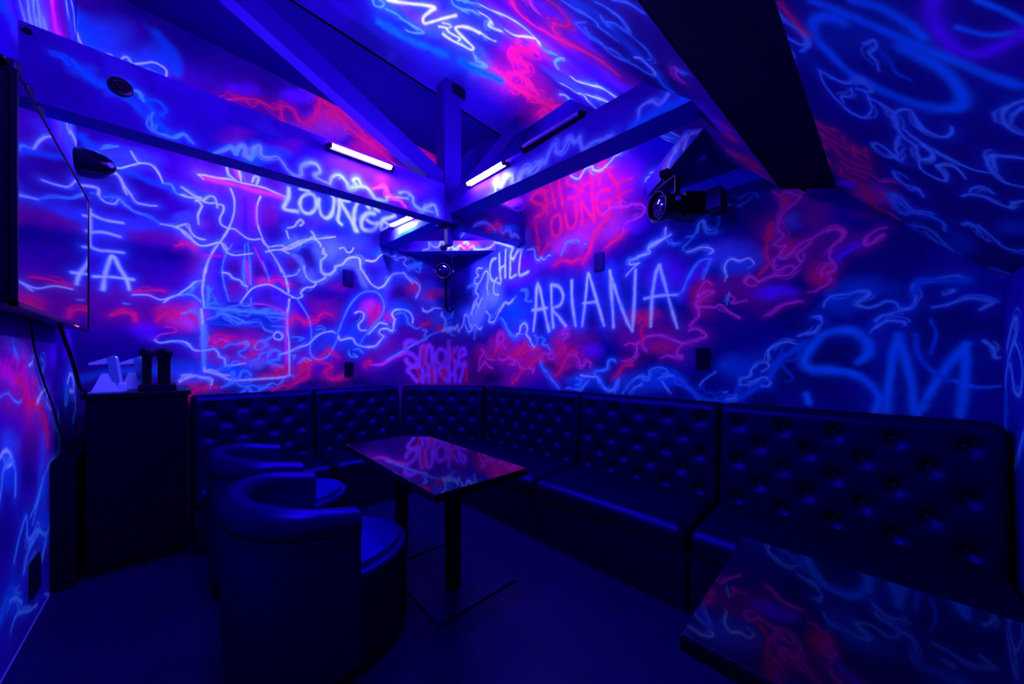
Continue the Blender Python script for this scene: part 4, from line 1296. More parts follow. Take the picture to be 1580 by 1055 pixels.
def paint(name, us, vs, base, seed=1, haze=0.):
    """return colours (nv, nu, 3) for a wall grid with coordinates us, vs in metres"""
    rs = np.random.RandomState(seed); rnd = random.Random(seed)
    U, V = np.meshgrid(us, vs)
    n1 = fbm(U, V, .55, rs, 4); n2 = fbm(U, V, .16, rs, 4); n3 = fbm(U, V, .3, rs, 5)
    wu = (fbm(U, V, .25, rs, 3) - .5) * .12; wv = (fbm(U, V, .25, rs, 3) - .5) * .12
    nA = fbm(U, V, .10, rs, 3); nB = fbm(U, V, .07, rs, 3); n4 = fbm(U, V, .7, rs, 5)
    col = np.array(base)[None, None, :] * (.25 + 1.5 * n1)[..., None]
    k = (np.clip((n4 - .52) * 5, 0, 1) * haze)[..., None]
    col = col * (1 - k) + np.array(PAL['U'])[None, None, :] * k
    col = col + np.array(PAL['b'])[None, None, :] * (np.clip(n3 - .62, 0, 1) * .5)[..., None]

    def window(a0, a1, b0, b1):
        i0, i1 = np.searchsorted(us, [a0, a1]); j0, j1 = np.searchsorted(vs, [b0, b1])
        return slice(max(j0 - 1, 0), j1 + 1), slice(max(i0 - 1, 0), i1 + 1)

    def stroke(P, hw, c, halo, hg, alpha, hwid, mode):
        if mode == 0 and not hg: return
        R = hw * (hwid * 4.2 if mode == 0 else 3)
        w = window(P[:, 0].min() - R, P[:, 0].max() + R, P[:, 1].min() - R, P[:, 1].max() + R)
        UU = U[w]; VV = V[w]
        if UU.size < 4: return
        D = np.full(UU.shape, 1e9)
        T = np.zeros(UU.shape)
        # chunks of the line, each touching only its own window
        ch = 5
        uu = us[w[1]]; vv = vs[w[0]]
        for k in range(0, len(P) - 1, ch):
            Q = P[k:k + ch + 1]
            i0, i1 = np.searchsorted(uu, [Q[:, 0].min() - R, Q[:, 0].max() + R]); j0, j1 = np.searchsorted(vv, [Q[:, 1].min() - R, Q[:, 1].max() + R])
            if i1 <= i0 or j1 <= j0: continue
            su = UU[j0:j1, i0:i1]; sv = VV[j0:j1, i0:i1]; sd = D[j0:j1, i0:i1]
            for a, b in zip(Q, Q[1:]):
                d = b - a; L = d[0] ** 2 + d[1] ** 2 + 1e-12
                t = np.clip(((su - a[0]) * d[0] + (sv - a[1]) * d[1]) / L, 0, 1)
                np.minimum(sd, (su - a[0] - t * d[0]) ** 2 + (sv - a[1] - t * d[1]) ** 2, out=sd)
        if mode == 0:
            h = (np.exp(-D / (hw * hwid) ** 2) * .5 + np.exp(-D / (hw * hwid * 2.4) ** 2) * .22) * hg * alpha * (.3 + 1.4 * n2[w])
            h = np.clip(h, 0, 1)[..., None]
            col[w] = col[w] * (1 - h) + np.array(halo) * h
            return
        vary = .5 + 1.0 * nA[w]
        a = np.exp(-(D / (hw * vary) ** 2) ** 1.15 * .9) * np.clip(alpha * (.6 + .95 * nB[w]), 0, 1)
        a = a[..., None]
        col[w] = col[w] * (1 - a) + np.array(c) * a

    cores = []
    for t in SURF.get(name, []):
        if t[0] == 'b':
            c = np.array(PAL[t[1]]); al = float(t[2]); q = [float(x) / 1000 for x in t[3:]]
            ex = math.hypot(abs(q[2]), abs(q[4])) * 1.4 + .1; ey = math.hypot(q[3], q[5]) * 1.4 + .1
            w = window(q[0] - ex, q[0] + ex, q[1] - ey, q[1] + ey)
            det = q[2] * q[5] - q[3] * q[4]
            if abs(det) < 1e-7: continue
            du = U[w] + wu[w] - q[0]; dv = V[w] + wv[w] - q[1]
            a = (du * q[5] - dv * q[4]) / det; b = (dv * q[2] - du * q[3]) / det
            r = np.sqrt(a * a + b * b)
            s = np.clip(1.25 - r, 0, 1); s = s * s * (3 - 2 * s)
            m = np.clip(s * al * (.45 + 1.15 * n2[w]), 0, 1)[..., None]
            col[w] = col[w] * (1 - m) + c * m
        else:
            k = t[1]; hw = max(float(t[2]) / 1000, .0042); hg = float(t[3]); n = int(t[4])
            P = [[float(x) / 1000 for x in p.split(',')] for p in t[5:]]
            Q = catmull(P, max(.006, hw * .8))
            c = PAL[k]; ha = HALO.get(k, c)
            big = k in ('C', 'C2', 'V', 'X', 'B', 'D', 'N', 'U', 'b', 'c')
            if n:      # faint companion wisps that wander beside the brush line
                L = np.concatenate([[0], np.cumsum(np.hypot(*np.diff(Q, axis=0).T))])
                for q in range(n + 2 if k in ('W', 'w', 'P', 'R') else n + 1):
                    if len(Q) < 6: break
                    f1, f2, f3 = (rnd.uniform(3, 8), rnd.uniform(9, 18), rnd.uniform(20, 45)); p1, p2, p3 = (rnd.uniform(0, 6.3) for _ in range(3))
                    am = hw * rnd.uniform(1.5, 4)
                    T = np.gradient(Q, axis=0); T /= np.hypot(T[:, 0], T[:, 1])[:, None] + 1e-9
                    off = am * (np.sin(L * f1 * 2 + p1) + .5 * np.sin(L * f2 * 2 + p2) + .25 * np.sin(L * f3 * 2 + p3))
                    Z = Q + np.stack([-T[:, 1], T[:, 0]], 1) * off[:, None]
                    i0 = rnd.randrange(0, len(Z) // 2); i1 = rnd.randrange(len(Z) // 2 + 2, len(Z) + 1)
                    kk = {'W': 'w', 'P': 'P', 'R': 'R'}.get(k, k)
                    A = (Z[i0:i1], max(hw * .5, .0034), PAL[kk], HALO.get(kk, PAL[kk]), hg * .4, .5, 3.5)
                    stroke(*A, 0); cores.append(A)
            A = (Q, hw, c, ha, hg, .95 if hg else .6, 2.6 if big else 4.2)
            if hg: stroke(*A, 0); cores.append(A)
            else: stroke(*A, 1)
    for A in cores: stroke(*A, 1)
    # grain of the sprayed paint
    g = rs.rand(*U.shape)
    col = col * (.9 + .2 * fbm(U, V, .03, rs, 2))[..., None] * (.97 + .06 * g)[..., None]
    return np.clip(col, 0, 1)

def mural_mat():
    m = bpy.data.materials.new('fluorescent_mural_paint')
    m.use_nodes = True
    nt = m.node_tree; b = nt.nodes['Principled BSDF']
    a = nt.nodes.new('ShaderNodeAttribute'); a.attribute_name = 'paint'
    nt.links.new(a.outputs['Color'], b.inputs['Base Color'])
    b.inputs['Roughness'].default_value = .75
    b.inputs['Specular IOR Level'].default_value = .08
    b.inputs['Specular Tint'].default_value = (*BLUE, 1)
    return m
M['mural'] = mural_mat()

def spaced(a, b, lo, hi, h):
    """a..b with fine steps h between lo and hi"""
    r = []
    if lo > a: r += list(np.arange(a, lo - 1e-6, .25))
    r += list(np.arange(max(lo, a), min(hi, b), h))
    if hi < b: r += list(np.arange(hi, b, .25))
    r.append(b)
    return np.unique(np.array(r))

def wall(name, us, vs, fn, base, seed, keep=None, surf=None):
    """painted sheet: fn(U,V)->xyz arrays"""
    c = paint(surf or name, us, vs, base, seed, .3 if surf == 'back' else .08 if surf == 'right' else 0)
    U, V = np.meshgrid(us, vs)
    X, Y, Z = fn(U, V)
    co = np.stack([X, Y, Z], -1).reshape(-1, 3).astype(np.float32)
    nu, nv = len(us), len(vs)
    idx = np.arange(nu * nv).reshape(nv, nu)
    q = np.stack([idx[:-1, :-1], idx[:-1, 1:], idx[1:, 1:], idx[1:, :-1]], -1)
    if keep is not None:
        uc = (U[:-1, :-1] + U[1:, 1:]) / 2; vc = (V[:-1, :-1] + V[1:, 1:]) / 2
        q = q[keep(uc, vc)]
    q = q.reshape(-1, 4).astype(np.int32)
    me = bpy.data.meshes.new(name)
    me.vertices.add(len(co)); me.vertices.foreach_set('co', co.ravel())
    me.loops.add(len(q) * 4); me.loops.foreach_set('vertex_index', q.ravel())
    me.polygons.add(len(q)); me.polygons.foreach_set('loop_start', np.arange(0, len(q) * 4, 4, dtype=np.int32))
    me.update(calc_edges=True)
    at = me.attributes.new('paint', 'FLOAT_COLOR', 'POINT')
    rgba = np.ones((len(co), 4), np.float32); rgba[:, :3] = c.reshape(-1, 3)
    at.data.foreach_set('color', rgba.ravel())
    me.materials.append(M['mural'])
    me.validate()
    o = bpy.data.objects.new(name, me)
    C.objects.link(o)
    return o

# ------------------------------------------------------------------ room shell
XL, XR, YE, YB = -.525, 2.72, -.488, 3.95
def roof(y):       # ceiling height along Y
    y = np.asarray(y, float)
    z = np.where(y < .2, 2.262 + 1.13 * y, np.where(y < 1.945, 2.13 + .91 * y, np.where(y < 2.82, 3.9, 4.12)))
    return z
BASE = (.032, .0006, .25)
keepyz = lambda u, v: v < roof(u) + .05
H = .0055
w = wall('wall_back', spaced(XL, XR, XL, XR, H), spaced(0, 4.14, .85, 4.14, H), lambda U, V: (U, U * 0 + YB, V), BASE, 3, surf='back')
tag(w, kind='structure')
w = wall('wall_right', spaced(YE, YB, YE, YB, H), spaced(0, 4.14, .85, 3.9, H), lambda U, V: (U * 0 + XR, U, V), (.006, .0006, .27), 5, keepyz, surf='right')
tag(w, kind='structure')
w = wall('wall_left', spaced(YE, YB, 2.3, YB, .006), spaced(0, 4.14, 0, 4.1, .006), lambda U, V: (U * 0 + XL, U, V), (.02, .001, .4), 7, keepyz, surf='left')
tag(w, kind='structure')
w = wall('wall_front', spaced(XL, XR, 1.9, XR, .01), spaced(0, 2.2, .8, 1.9, .01), lambda U, V: (U, U * 0 + YE, V), (.006, .001, .3), 9, surf='end')
tag(w, kind='structure')
# lower roof slope: u = X, v = Y * c1
c1 = math.sqrt(1 + 1.13 ** 2); c2 = math.sqrt(1 + .91 ** 2)
p1top = lambda x: .172 - .0755 * (x - 1.326)
p2low = lambda x: .55 - .1447 * (x - 1.175)
w = wall('ceiling', spaced(XL, XR, .6, XR, .005), spaced(YE * c1, .33 * c1, YE * c1, .33 * c1, .005), lambda U, V: (U, V / c1, 2.262 + 1.13 * V / c1),
         (.007, .0004, .2), 11, lambda u, v: v / c1 < p1top(u) + .004, surf='p1')
tag(w, kind='structure')
p1 = w
w = wall('ceiling_upper_slope', spaced(XL, XR, .6, XR, .006), spaced(.3 * c2, 1.945 * c2, .3 * c2, 1.945 * c2, .006), lambda U, V: (U, V / c2, 2.13 + .91 * V / c2),
         (.025, .0006, .3), 13, lambda u, v: v / c2 > p2low(u) - .004, surf='p2')
w.parent = p1
w = wall('ceiling_flat', spaced(XL, XR, .2, XR, .007), spaced(1.945, 2.82, 1.945, 2.7, .007), lambda U, V: (U, V, U * 0 + 3.9), (.008, .0004, .15), 15, surf='p3')
w.parent = p1
bm = bmesh.new()
bx(bm, XL, XR, 2.82, YB + .02, 4.12, 4.16)
bx(bm, XL, XR, 2.80, 2.82, 3.9, 4.16)
o = obj('ceiling_recess', bm, 'plain', p1)
# unlit black boarding between the two painted slopes (boxed purlin)
def P1(x, dy=0): y = p1top(x) + dy; return (x, y, 2.262 + 1.13 * y)
def P2(x, dy=0): y = p2low(x) + dy; return (x, y, 2.13 + .91 * y)
bm = bmesh.new()
up = lambda p: (p[0], p[1] - .06, p[2] + .12)
for xa, xb in ((XL, 1.66), (1.66, XR)):
    q = [P2(xa), P2(xb), P1(xb), P1(xa)]
    if xa > 1:
        q = [(q[0][0], q[0][1], q[0][2]), (q[1][0], q[1][1], q[1][2]), (q[2][0], q[2][1], q[2][2]), (q[3][0], q[3][1], q[3][2])]
    hexa(bm, q, [up(p) for p in q])
tag(obj('trim_1', bm, 'void'), kind='structure')
bm = bmesh.new(); bx(bm, XL - .02, XR + .02, YE - .02, YB + .02, -.06, 0)
tag(obj('floor', bm, 'floor'), kind='structure')
for nm, a in (('baseboard_back', (.07, XR, YB - .015, YB, 0, .09)), ('baseboard_right', (XR - .015, XR, YE, YB, 0, .09))):
    tag(obj(nm, box(*a), 'black'), kind='structure')
bm = bmesh.new(); bx(bm, XL, XL + .004, YE, 3.2, 0, .006)
tag(obj('trim_2', bm, mat('pale_floor_joint', (.05, .06, .6), .6)), kind='structure')

# ------------------------------------------------------------------ roof timbers
def timber(name, label, A, B, thick, surf=None, base=(.022, .0008, .3), seed=21, cat='roof beam', h=.006):
    """beam whose seen face runs from A=(x,y,z0,z1) to B; thickness goes away from the camera"""
    r = thing(name, label, cat, (A[0], A[1], A[2]))
    ax, ay, az0, az1 = A; bx_, by_, bz0, bz1 = B
    L = math.hypot(bx_ - ax, by_ - ay); ex, ey = (bx_ - ax) / L, (by_ - ay) / L
    nx, ny = -ey, ex
    if nx * ax + ny * ay < 0: nx, ny = -nx, -ny
    us = np.linspace(0, L, int(L / h)); 
    zmin = min(az0, bz0); zmax = max(az1, bz1)
    hgt = az1 - az0
    # face as painted sheet; v coordinate is true height
    K = int(hgt / h) + 1
    t = np.linspace(0, 1, K)
    vs = np.linspace(zmin, zmax, int((zmax - zmin) / h) + 1)
    def fn(U, V):
        s = U / L; z0 = az0 + (bz0 - az0) * s; z1 = az1 + (bz1 - az1) * s
        Z = np.clip(V, z0, z1)
        return ax + ex * U - nx * .0015, ay + ey * U - ny * .0015, Z
    w = wall(name + '_face', us, vs, fn, base, seed, None, surf or 'none')
    w.name = 'painted_face'
    w.parent = r; w.location = (-A[0], -A[1], -A[2])
    bm = bmesh.new()
    q = [(ax, ay, az0), (bx_, by_, bz0), (bx_, by_, bz1), (ax, ay, az1)]
    hexa(bm, q, [(p[0] + nx * thick, p[1] + ny * thick, p[2]) for p in q])
    b = obj('timber', bm, 'wood', r); b.location = (-A[0], -A[1], -A[2])
    return r

def ring(root, name, c, n, r, m='plastic'):
    """recessed bolt with a collar on a face, n = outward normal"""
    mtx = Matrix.Translation(Vector(c) - root.location) @ Vector(n).to_track_quat('Z', 'Y').to_matrix().to_4x4()
    bm = bmesh.new()
    lathe(bm, [(r, 0), (r, .01), (r * .8, .014), (r * .55, .012), (r * .5, .004), (r * .42, .004), (r * .34, .014), (.002, .014)], mtx, 24)
    return obj(name, bm, m, root, True)

beamA = timber('tie_beam', 'long painted beam crossing from the left wall, with a lit tube at its top edge', (XL, 2.70, 2.545, 2.90), (XR, 2.545, 2.635, 2.95), .13, 'beamA', seed=22)
beamB = timber('tie_beam', 'painted beam running from the sloping ceiling to the back wall, carrying the unlit tube', (1.862, .30, 2.645, 2.885), (1.70, YB, 2.705, 2.87), .17, 'beamB', seed=23)
tie = timber('corner_tie', 'short violet beam with bright white squiggles across the far corner', (1.935, YB, 2.695, 2.825), (XR, 3.03, 2.68, 2.80), .13, 'tie', (.14, .02, .8), seed=24)
tie2 = timber('corner_tie', 'diagonal painted brace above the right-hand spotlight', (2.10, .54, 2.68, 2.81), (XR, 1.18, 2.68, 2.81), .001, 'tie2', (.06, .005, .6), seed=25)
bm = bmesh.new()
hexa(bm, [(2.10, .54, 2.68), (XR, 1.18, 2.68), (XR, 1.18, 2.80), (2.10, .54, 2.80)], [(2.22, .47, 2.68), (XR, .98, 2.68), (XR, .98, 2.80), (2.22, .47, 2.80)])
o = obj('timber', bm, 'wood2', tie2); o.location = -tie2.location
bm = bmesh.new()
hexa(bm, [(1.95, .58, 2.64), (XR, .46, 2.62), (XR, .46, 2.70), (1.95, .58, 2.72)], [(1.95, .44, 2.62), (XR, .36, 2.5), (XR, .36, 2.62), (1.95, .44, 2.70)])
o = obj('roof_purlin', bm, 'wood2'); tag(o, 'dark timber running along the foot of the painted slope above the right spotlight', 'roof beam')
bm = bmesh.new(); bx(bm, 2.62, XR, .40, 1.10, 2.49, 2.60)
tag(obj('wall_plate_beam', bm, 'wood'), 'short blue ledger beam on the right wall behind the right spotlight', 'roof beam')
ring(beamA, 'bolt', (-.215, 2.683, 2.755), (0, -1, 0), .045)
ring(beamA, 'bolt', (-.50, 2.697, 2.86), (0, -1, 0), .014)
dt = Vector((2.72 - 1.935, 3.03 - 3.95, 0)).normalized(); nt_ = Vector((dt.y, -dt.x, 0))
for s_ in (.10, 1.05):
    p = Vector((1.935, 3.95, 2.752)) + dt * s_
    ring(tie, 'bolt', p, nt_, .04, 'violetring')
# king post with its two struts
post = thing('king_post', 'upright blue post rising from the crossing of the two long beams to the ceiling', 'roof post', (1.80, 2.665, 0))
bm = bmesh.new(); bx(bm, -.085, .085, -.085, .085, 2.60, 3.90, .004, 1)
for v in bm.verts: v.co = Matrix.Rotation(math.radians(-4), 3, 'Z') @ v.co
obj('timber', bm, 'wood2', post)
bm = bmesh.new(); bx(bm, -.03, .03, -.03, .03, 2.42, 2.60, .003, 1)
obj('lower_stub', bm, 'wood2', post)
o = obj('top_bracket', box(-.02, .12, -.10, -.07, 3.80, 3.88), 'metal', post)
def strut(name, label, a, b, w, dpt, d):
    a = Vector(a); b = Vector(b); ax_ = (b - a).normalized(); d = Vector(d)
    bm = bmesh.new()
    q = [a, b, b + Vector((0, 0, w)), a + Vector((0, 0, w))]
    hexa(bm, q, [p + d * dpt for p in q])
    return tag(obj(name, bm, 'wood2'), label, 'roof beam')
strut('roof_strut', 'long diagonal strut rising leftward from the king post to the ceiling', (1.70, 2.60, 2.88), (-.52, 2.60, 3.80), .17, .10, (0, 1, 0))
strut('roof_strut', 'short diagonal strut rising to the right of the king post', (1.93, 2.58, 2.88), (2.52, 2.46, 3.74), .17, .10, (.2, .98, 0))

# ------------------------------------------------------------------ blacklight tubes
def lamp(name, label, a, b, lit=True, side=(0, -1, 0)):
    a = Vector(a); b = Vector(b); mid = (a + b) / 2
    r = thing(name, label, 'tube light', mid, 0)
    d = (b - a).normalized(); s = Vector(side)
    A = a - mid; B = b - mid
    bm = bmesh.new(); cyl(bm, A, B, .013, seg=20)
    obj('tube', bm, lit if isinstance(lit, str) else 'tube' if lit else 'unlit', r, True)
    bm = bmesh.new()
    u = Vector((0, 0, 1))
    off = -s * .022
    q = [A + off - u * .016 - d * .03, B + off - u * .016 + d * .03, B + off + u * .016 + d * .03, A + off + u * .016 - d * .03]
    hexa(bm, q, [p - s * .02 for p in q])
    obj('batten', bm, 'plastic', r)
    for e, sg in ((A, -1), (B, 1)):
        bm = bmesh.new(); cyl(bm, e, e + d * sg * .022, .016, seg=16)
        cyl(bm, e + d * sg * .01, e + d * sg * .01 + off * 1.3, .008, seg=10)
        obj('end_socket', bm, 'plastic', r, True)
    return r
lamp('blacklight_tube', 'glowing tube on the face of the long beam, below the diagonal strut', (.765, 2.575, 2.85), (1.19, 2.558, 2.862), True, (0, -1, 0))
lamp('blacklight_tube', 'glowing tube just right of the king post', (1.735, 2.284, 2.832), (1.745, 1.868, 2.832), True, (-1, 0, 0))
lamp('blacklight_tube', 'smallest and furthest glowing tube, over the end of the LOUNGE lettering', (1.672, 3.60, 2.846), (1.69, 3.16, 2.82), True, (-1, 0, 0))
lamp('blacklight_tube', 'unlit tube in its dark batten near the sloping ceiling', (1.75, 1.66, 2.865), (1.79, 1.21, 2.89), False, (-1, 0, 0))
lamp('blacklight_tube', 'unlit tube lying on the long beam near the red SHISHA LOUNGE lettering', (2.28, 2.60, 2.975), (2.66, 2.58, 2.98), False, (0, -1, 0))

# the same tubes sit on the far sides of the beams and on the slope over the room, as the light on the walls shows
lamp('blacklight_tube', 'tube on the far side of the long beam lighting the back wall', (-.10, 2.865, 2.83), (.34, 2.845, 2.83), True, (0, 1, 0))
lamp('blacklight_tube', 'tube on the right side of the cross beam lighting the red SHISHA LOUNGE lettering', (2.075, 1.95, 2.83), (2.095, 1.50, 2.83), 'tube_dim', (1, 0, 0))
lamp('blacklight_tube', 'tube on the cross beam behind the crossing, lighting the far corner', (1.935, 3.15, 2.835), (1.955, 2.78, 2.835), True, (1, 0, 0))
lamp('blacklight_tube', 'tube on the sloping ceiling above the middle of the room', (-.15, 1.12, 3.07), (.85, 1.12, 3.07), True, (0, .6, -.8))

# ------------------------------------------------------------------ buttoned corner bench
def tuft_back(L, first, rows=4, sp=.22, lean=.05, z0=.40, z1=1.05, T=.24):
    """tufted back: local x along, y backwards (0 = seat/back joint)"""
    n = max(2, int(round((L - .06) / sp))); sp = L / (n + .0)
    rowz = [.945, .83, .715, .60, .485][:rows + 1]
    btn = []
    for k, z in enumerate(rowz):
        for i in range(n + 1):
            x = (i + .5 * (k % 2 == 0) - 0) * sp
            if k % 2: x = i * sp
            if .06 < x < L - .06: btn.append((x, z))
    nx = int(L / .012) + 1
    prof = []      # (y, z, facing weight)
    zz = np.linspace(z0, z1 - .05, 46)
    for z in zz: prof.append((lean * (z - z0) / (z1 - z0), z, 1.0))
    y0 = prof[-1][0]
    for a in np.linspace(10, 90, 8): prof.append((y0 + .05 - .05 * math.cos(math.radians(a)), z1 - .05 + .05 * math.sin(math.radians(a)), max(0, 1 - a / 30)))
    prof.append((T - .03, z1, 0)); prof.append((T - .01, z1 - .01, 0)); prof.append((T, z1 - .03, 0)); prof.append((T, z0, 0))
    bm = bmesh.new(); grid = []
    B = np.array(btn)
    for i in range(nx):
        x = L * i / (nx - 1); row = []
        edge = max(0, 1 - min(x, L - x) / .03)
        for (y, z, wgt) in prof:
            d = 0
            if wgt > 0:
                r2 = (B[:, 0] - x) ** 2 + (B[:, 1] - z) ** 2
                d = .032 * np.exp(-r2 / .027 ** 2).max() + .014 * np.exp(-r2 / .042 ** 2).max()
                # pleats running diagonally between buttons
                u = x / sp; v = (rowz[0] - z) / .115
                c = min(abs(((u - .5) + v / 2) % 1 - .5), abs(((u - .5) - v / 2) % 1 - .5))
                c = .5 - max(abs(((u - .5) + v / 2) % 1 - .5), abs(((u - .5) - v / 2) % 1 - .5))
                if z < .96: d += .0035 * math.exp(-(c / .05) ** 2)
                d *= wgt
            row.append(bm.verts.new((x, y + d + .03 * edge ** 2 * (1 if y < T * .6 else 0), z - .012 * edge ** 2 * (z > .98))))
        grid.append(row)
    for a, b in zip(grid, grid[1:]):
        for k in range(len(prof) - 1):
            bm.faces.new((a[k], b[k], b[k + 1], a[k + 1]))
    bm.faces.new(grid[0]); bm.faces.new(grid[-1][::-1])
    bmesh.ops.recalc_face_normals(bm, faces=bm.faces)
    pos = [(x, lean * (z - z0) / (z1 - z0) + .046, z) for x, z in btn]
    return bm, pos

def btn_mesh():
    bm = bmesh.new()
    lathe(bm, [(.013, 0), (.0125, .005), (.009, .009), (.003, .0105)], Matrix.Rotation(PI / 2, 4, 'X'), 14)
    me = bpy.data.meshes.new('button'); bm.to_mesh(me); bm.free(); me.materials.append(M['leather2'])
    for p in me.polygons: p.use_smooth = True
    return me
BTN = btn_mesh()
def bench(label, origin, ang, L, group='buttoned bench sections around the walls', seat=True, seat_front=.57):
    r = thing('banquette_section', label, 'bench seat', origin, ang, group)
    if seat:
        bm = bmesh.new(); bx(bm, .006, L - .006, .0, seat_front + .05, .31, .45, .05, 6)
        obj('seat', bm, 'leather', r, True)
        bm = bmesh.new(); bx(bm, .004, L - .004, .03, seat_front + .24, .0, .315, .006, 2)
        obj('base', bm, 'leather', r, True)
    bm, pos = tuft_back(L, 0)
    b = obj('backrest', bm, 'leather', r, True); b.location = (0, seat_front, 0)
    for p in pos:
        o = bpy.data.objects.new('button', BTN); C.objects.link(o); o.parent = b; o.location = (p[0], p[1] - .004, p[2])
    return r
# left run faces -Y (local x = +X)
bench('leftmost bench section on the back wall, beside the cabinet', (.07, 3.12, 0), 0, .88)
bench('bench section on the back wall between the leftmost one and the corner', (.955, 3.12, 0), 0, .885)
# right run faces -X: local x = -Y, local y = +X
bench('bench section on the right wall directly next to the corner', (1.88, 2.97, 0), -PI / 2, 1.28)
bench('middle bench section on the right wall, behind the front edge of the far table', (1.88, 1.685, 0), -PI / 2, 1.07)
bench('nearest bench section on the right wall, behind the near table', (1.88, .61, 0), -PI / 2, 1.075)
# corner piece
dv = Vector((2.455 - 1.825, 2.955 - 3.70, 0)); Lc = dv.length
cr = thing('banquette_section', 'corner bench section set diagonally under the Smoke SHISHA lettering', 'bench seat', (1.825, 3.70, 0), math.atan2(dv.y, dv.x), 'buttoned bench sections around the walls')
bm, pos = tuft_back(Lc, 0, T=.22)
b = obj('backrest', bm, 'leather', cr, True)
for p in pos:
    o = bpy.data.objects.new('button', BTN); C.objects.link(o); o.parent = b; o.location = (p[0], p[1] - .004, p[2])
inv = Matrix.Rotation(-math.atan2(dv.y, dv.x), 4, 'Z') @ Matrix.Translation((-1.825, -3.70, 0))
poly = [(1.845, 3.12), (1.88, 3.12), (1.88, 2.975), (2.44, 2.975), (2.47, 3.02), (1.9, 3.69), (1.845, 3.66)]
bm = bmesh.new(); prism(bm, poly, .31, .45); bmesh.ops.transform(bm, matrix=inv, verts=bm.verts)
bmesh.ops.bevel(bm, geom=[e for e in bm.edges if all(v.co.z > .44 for v in e.verts)], offset=.02, segments=3, affect='EDGES')
obj('seat', bm, 'leather', cr, True)
bm = bmesh.new(); prism(bm, [(1.847, 3.15), (1.91, 3.15), (1.91, 2.977), (2.6, 2.977), (2.6, 3.2), (2.1, 3.8), (1.847, 3.8)], 0, .312); bmesh.ops.transform(bm, matrix=inv, verts=bm.verts)
obj('base', bm, 'leather', cr)

# ------------------------------------------------------------------ tub chairs
def tub_chair():
    r = thing('tub_chair', '', 'armchair', (0, 0, 0))
    R = .312; RX = .222; xa = .14      # arc centre at x = 0; arms run to +xa
    path = [(xa, -R)] + [(-RX * math.sin(a), -R * math.cos(a)) for a in np.linspace(0, PI, 41)] + [(xa, R)]
    path = [(xa, -R), (xa * .66, -R), (xa * .33, -R)] + path[1:-1] + [(xa * .33, R), (xa * .66, R), (xa, R)]
    # section: (offset across, z); + = outwards
    sec = [(-.03, .30), (-.035, .60), (-.045, .66), (-.05, .70), (-.045, .725), (-.025, .745), (.0, .75), (.03, .743), (.047, .724), (.055, .70), (.053, .676), (.046, .66), (.041, .65), (.045, .60), (.042, .30), (.035, .10), (-.02, .10)]
    bm = bmesh.new(); rings = []
    n = len(path)
    for i, (x, y) in enumerate(path):
        a = path[max(i - 1, 0)]; b = path[min(i + 1, n - 1)]
        tx, ty = b[0] - a[0], b[1] - a[1]; l = math.hypot(tx, ty); nx, ny = ty / l * -1, tx / l
        # outward = away from centre
        if nx * x + ny * y < 0: nx, ny = -nx, -ny
        if i < 3: nx, ny = 0, -1
        if i > n - 4: nx, ny = 0, 1
        e = 0
        tt = max(0, (x + RX) / (xa + RX)); dz = .052 - .072 * tt ** 1.3
        rings.append([bm.verts.new((x + nx * o_, y + ny * o_, z + (dz * (z - .3) / .45 if z > .3 else 0))) for o_, z in sec])
    for a, b in zip(rings, rings[1:]):
        for k in range(len(sec)):
            bm.faces.new((a[k], a[(k + 1) % len(sec)], b[(k + 1) % len(sec)], b[k]))
    bm.faces.new(rings[0]); bm.faces.new(rings[-1][::-1])
    bmesh.ops.recalc_face_normals(bm, faces=bm.faces)
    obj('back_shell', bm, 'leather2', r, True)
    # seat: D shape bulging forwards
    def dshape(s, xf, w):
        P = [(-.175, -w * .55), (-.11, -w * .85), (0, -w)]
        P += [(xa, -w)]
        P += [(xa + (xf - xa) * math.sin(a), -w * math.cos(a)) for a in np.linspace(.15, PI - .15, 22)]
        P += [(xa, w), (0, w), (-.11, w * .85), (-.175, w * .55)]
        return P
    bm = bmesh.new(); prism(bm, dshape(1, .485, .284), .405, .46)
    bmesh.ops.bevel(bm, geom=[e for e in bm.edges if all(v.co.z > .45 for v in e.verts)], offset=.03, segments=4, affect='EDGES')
    obj('seat', bm, 'seatlit', r, True)
    bm = bmesh.new(); prism(bm, dshape(1, .488, .286), .06, .41)
    obj('base', bm, 'leather', r, True)
    for sx, sy in ((-.12, -.17), (-.12, .17), (.28, -.17), (.28, .17)):
        bm = bmesh.new(); cyl(bm, (sx, sy, 0), (sx, sy, .10), .018, .022, 14)
        obj('foot', bm, 'metal', r, True)
    # welt under the rolled rim
    bm = bmesh.new()
    def wz(x): return .648 + (.052 - .072 * max(0, (x + RX) / (xa + RX)) ** 1.3) * .77
    tube(bm, [(x, y + (.048 if y > 0 else -.048), wz(x)) if x > 0 else (x * (1 + .048 / RX), y * (1 + .048 / R), wz(x)) for x, y in path], .004, 6, 1)
    obj('welt', bm, 'leather2', r, True)
    return r
ch = tub_chair()
ch.location = (.38, 1.742, 0)
tag(ch, 'nearest black tub armchair, its curved back to the camera', 'armchair', 'black tub armchairs')
ch2 = copy_tree(ch)
ch2.location = (.38, 2.625, 0)
tag(ch2, 'black tub armchair farther away, between the cabinet and the far table', 'armchair', 'black tub armchairs')

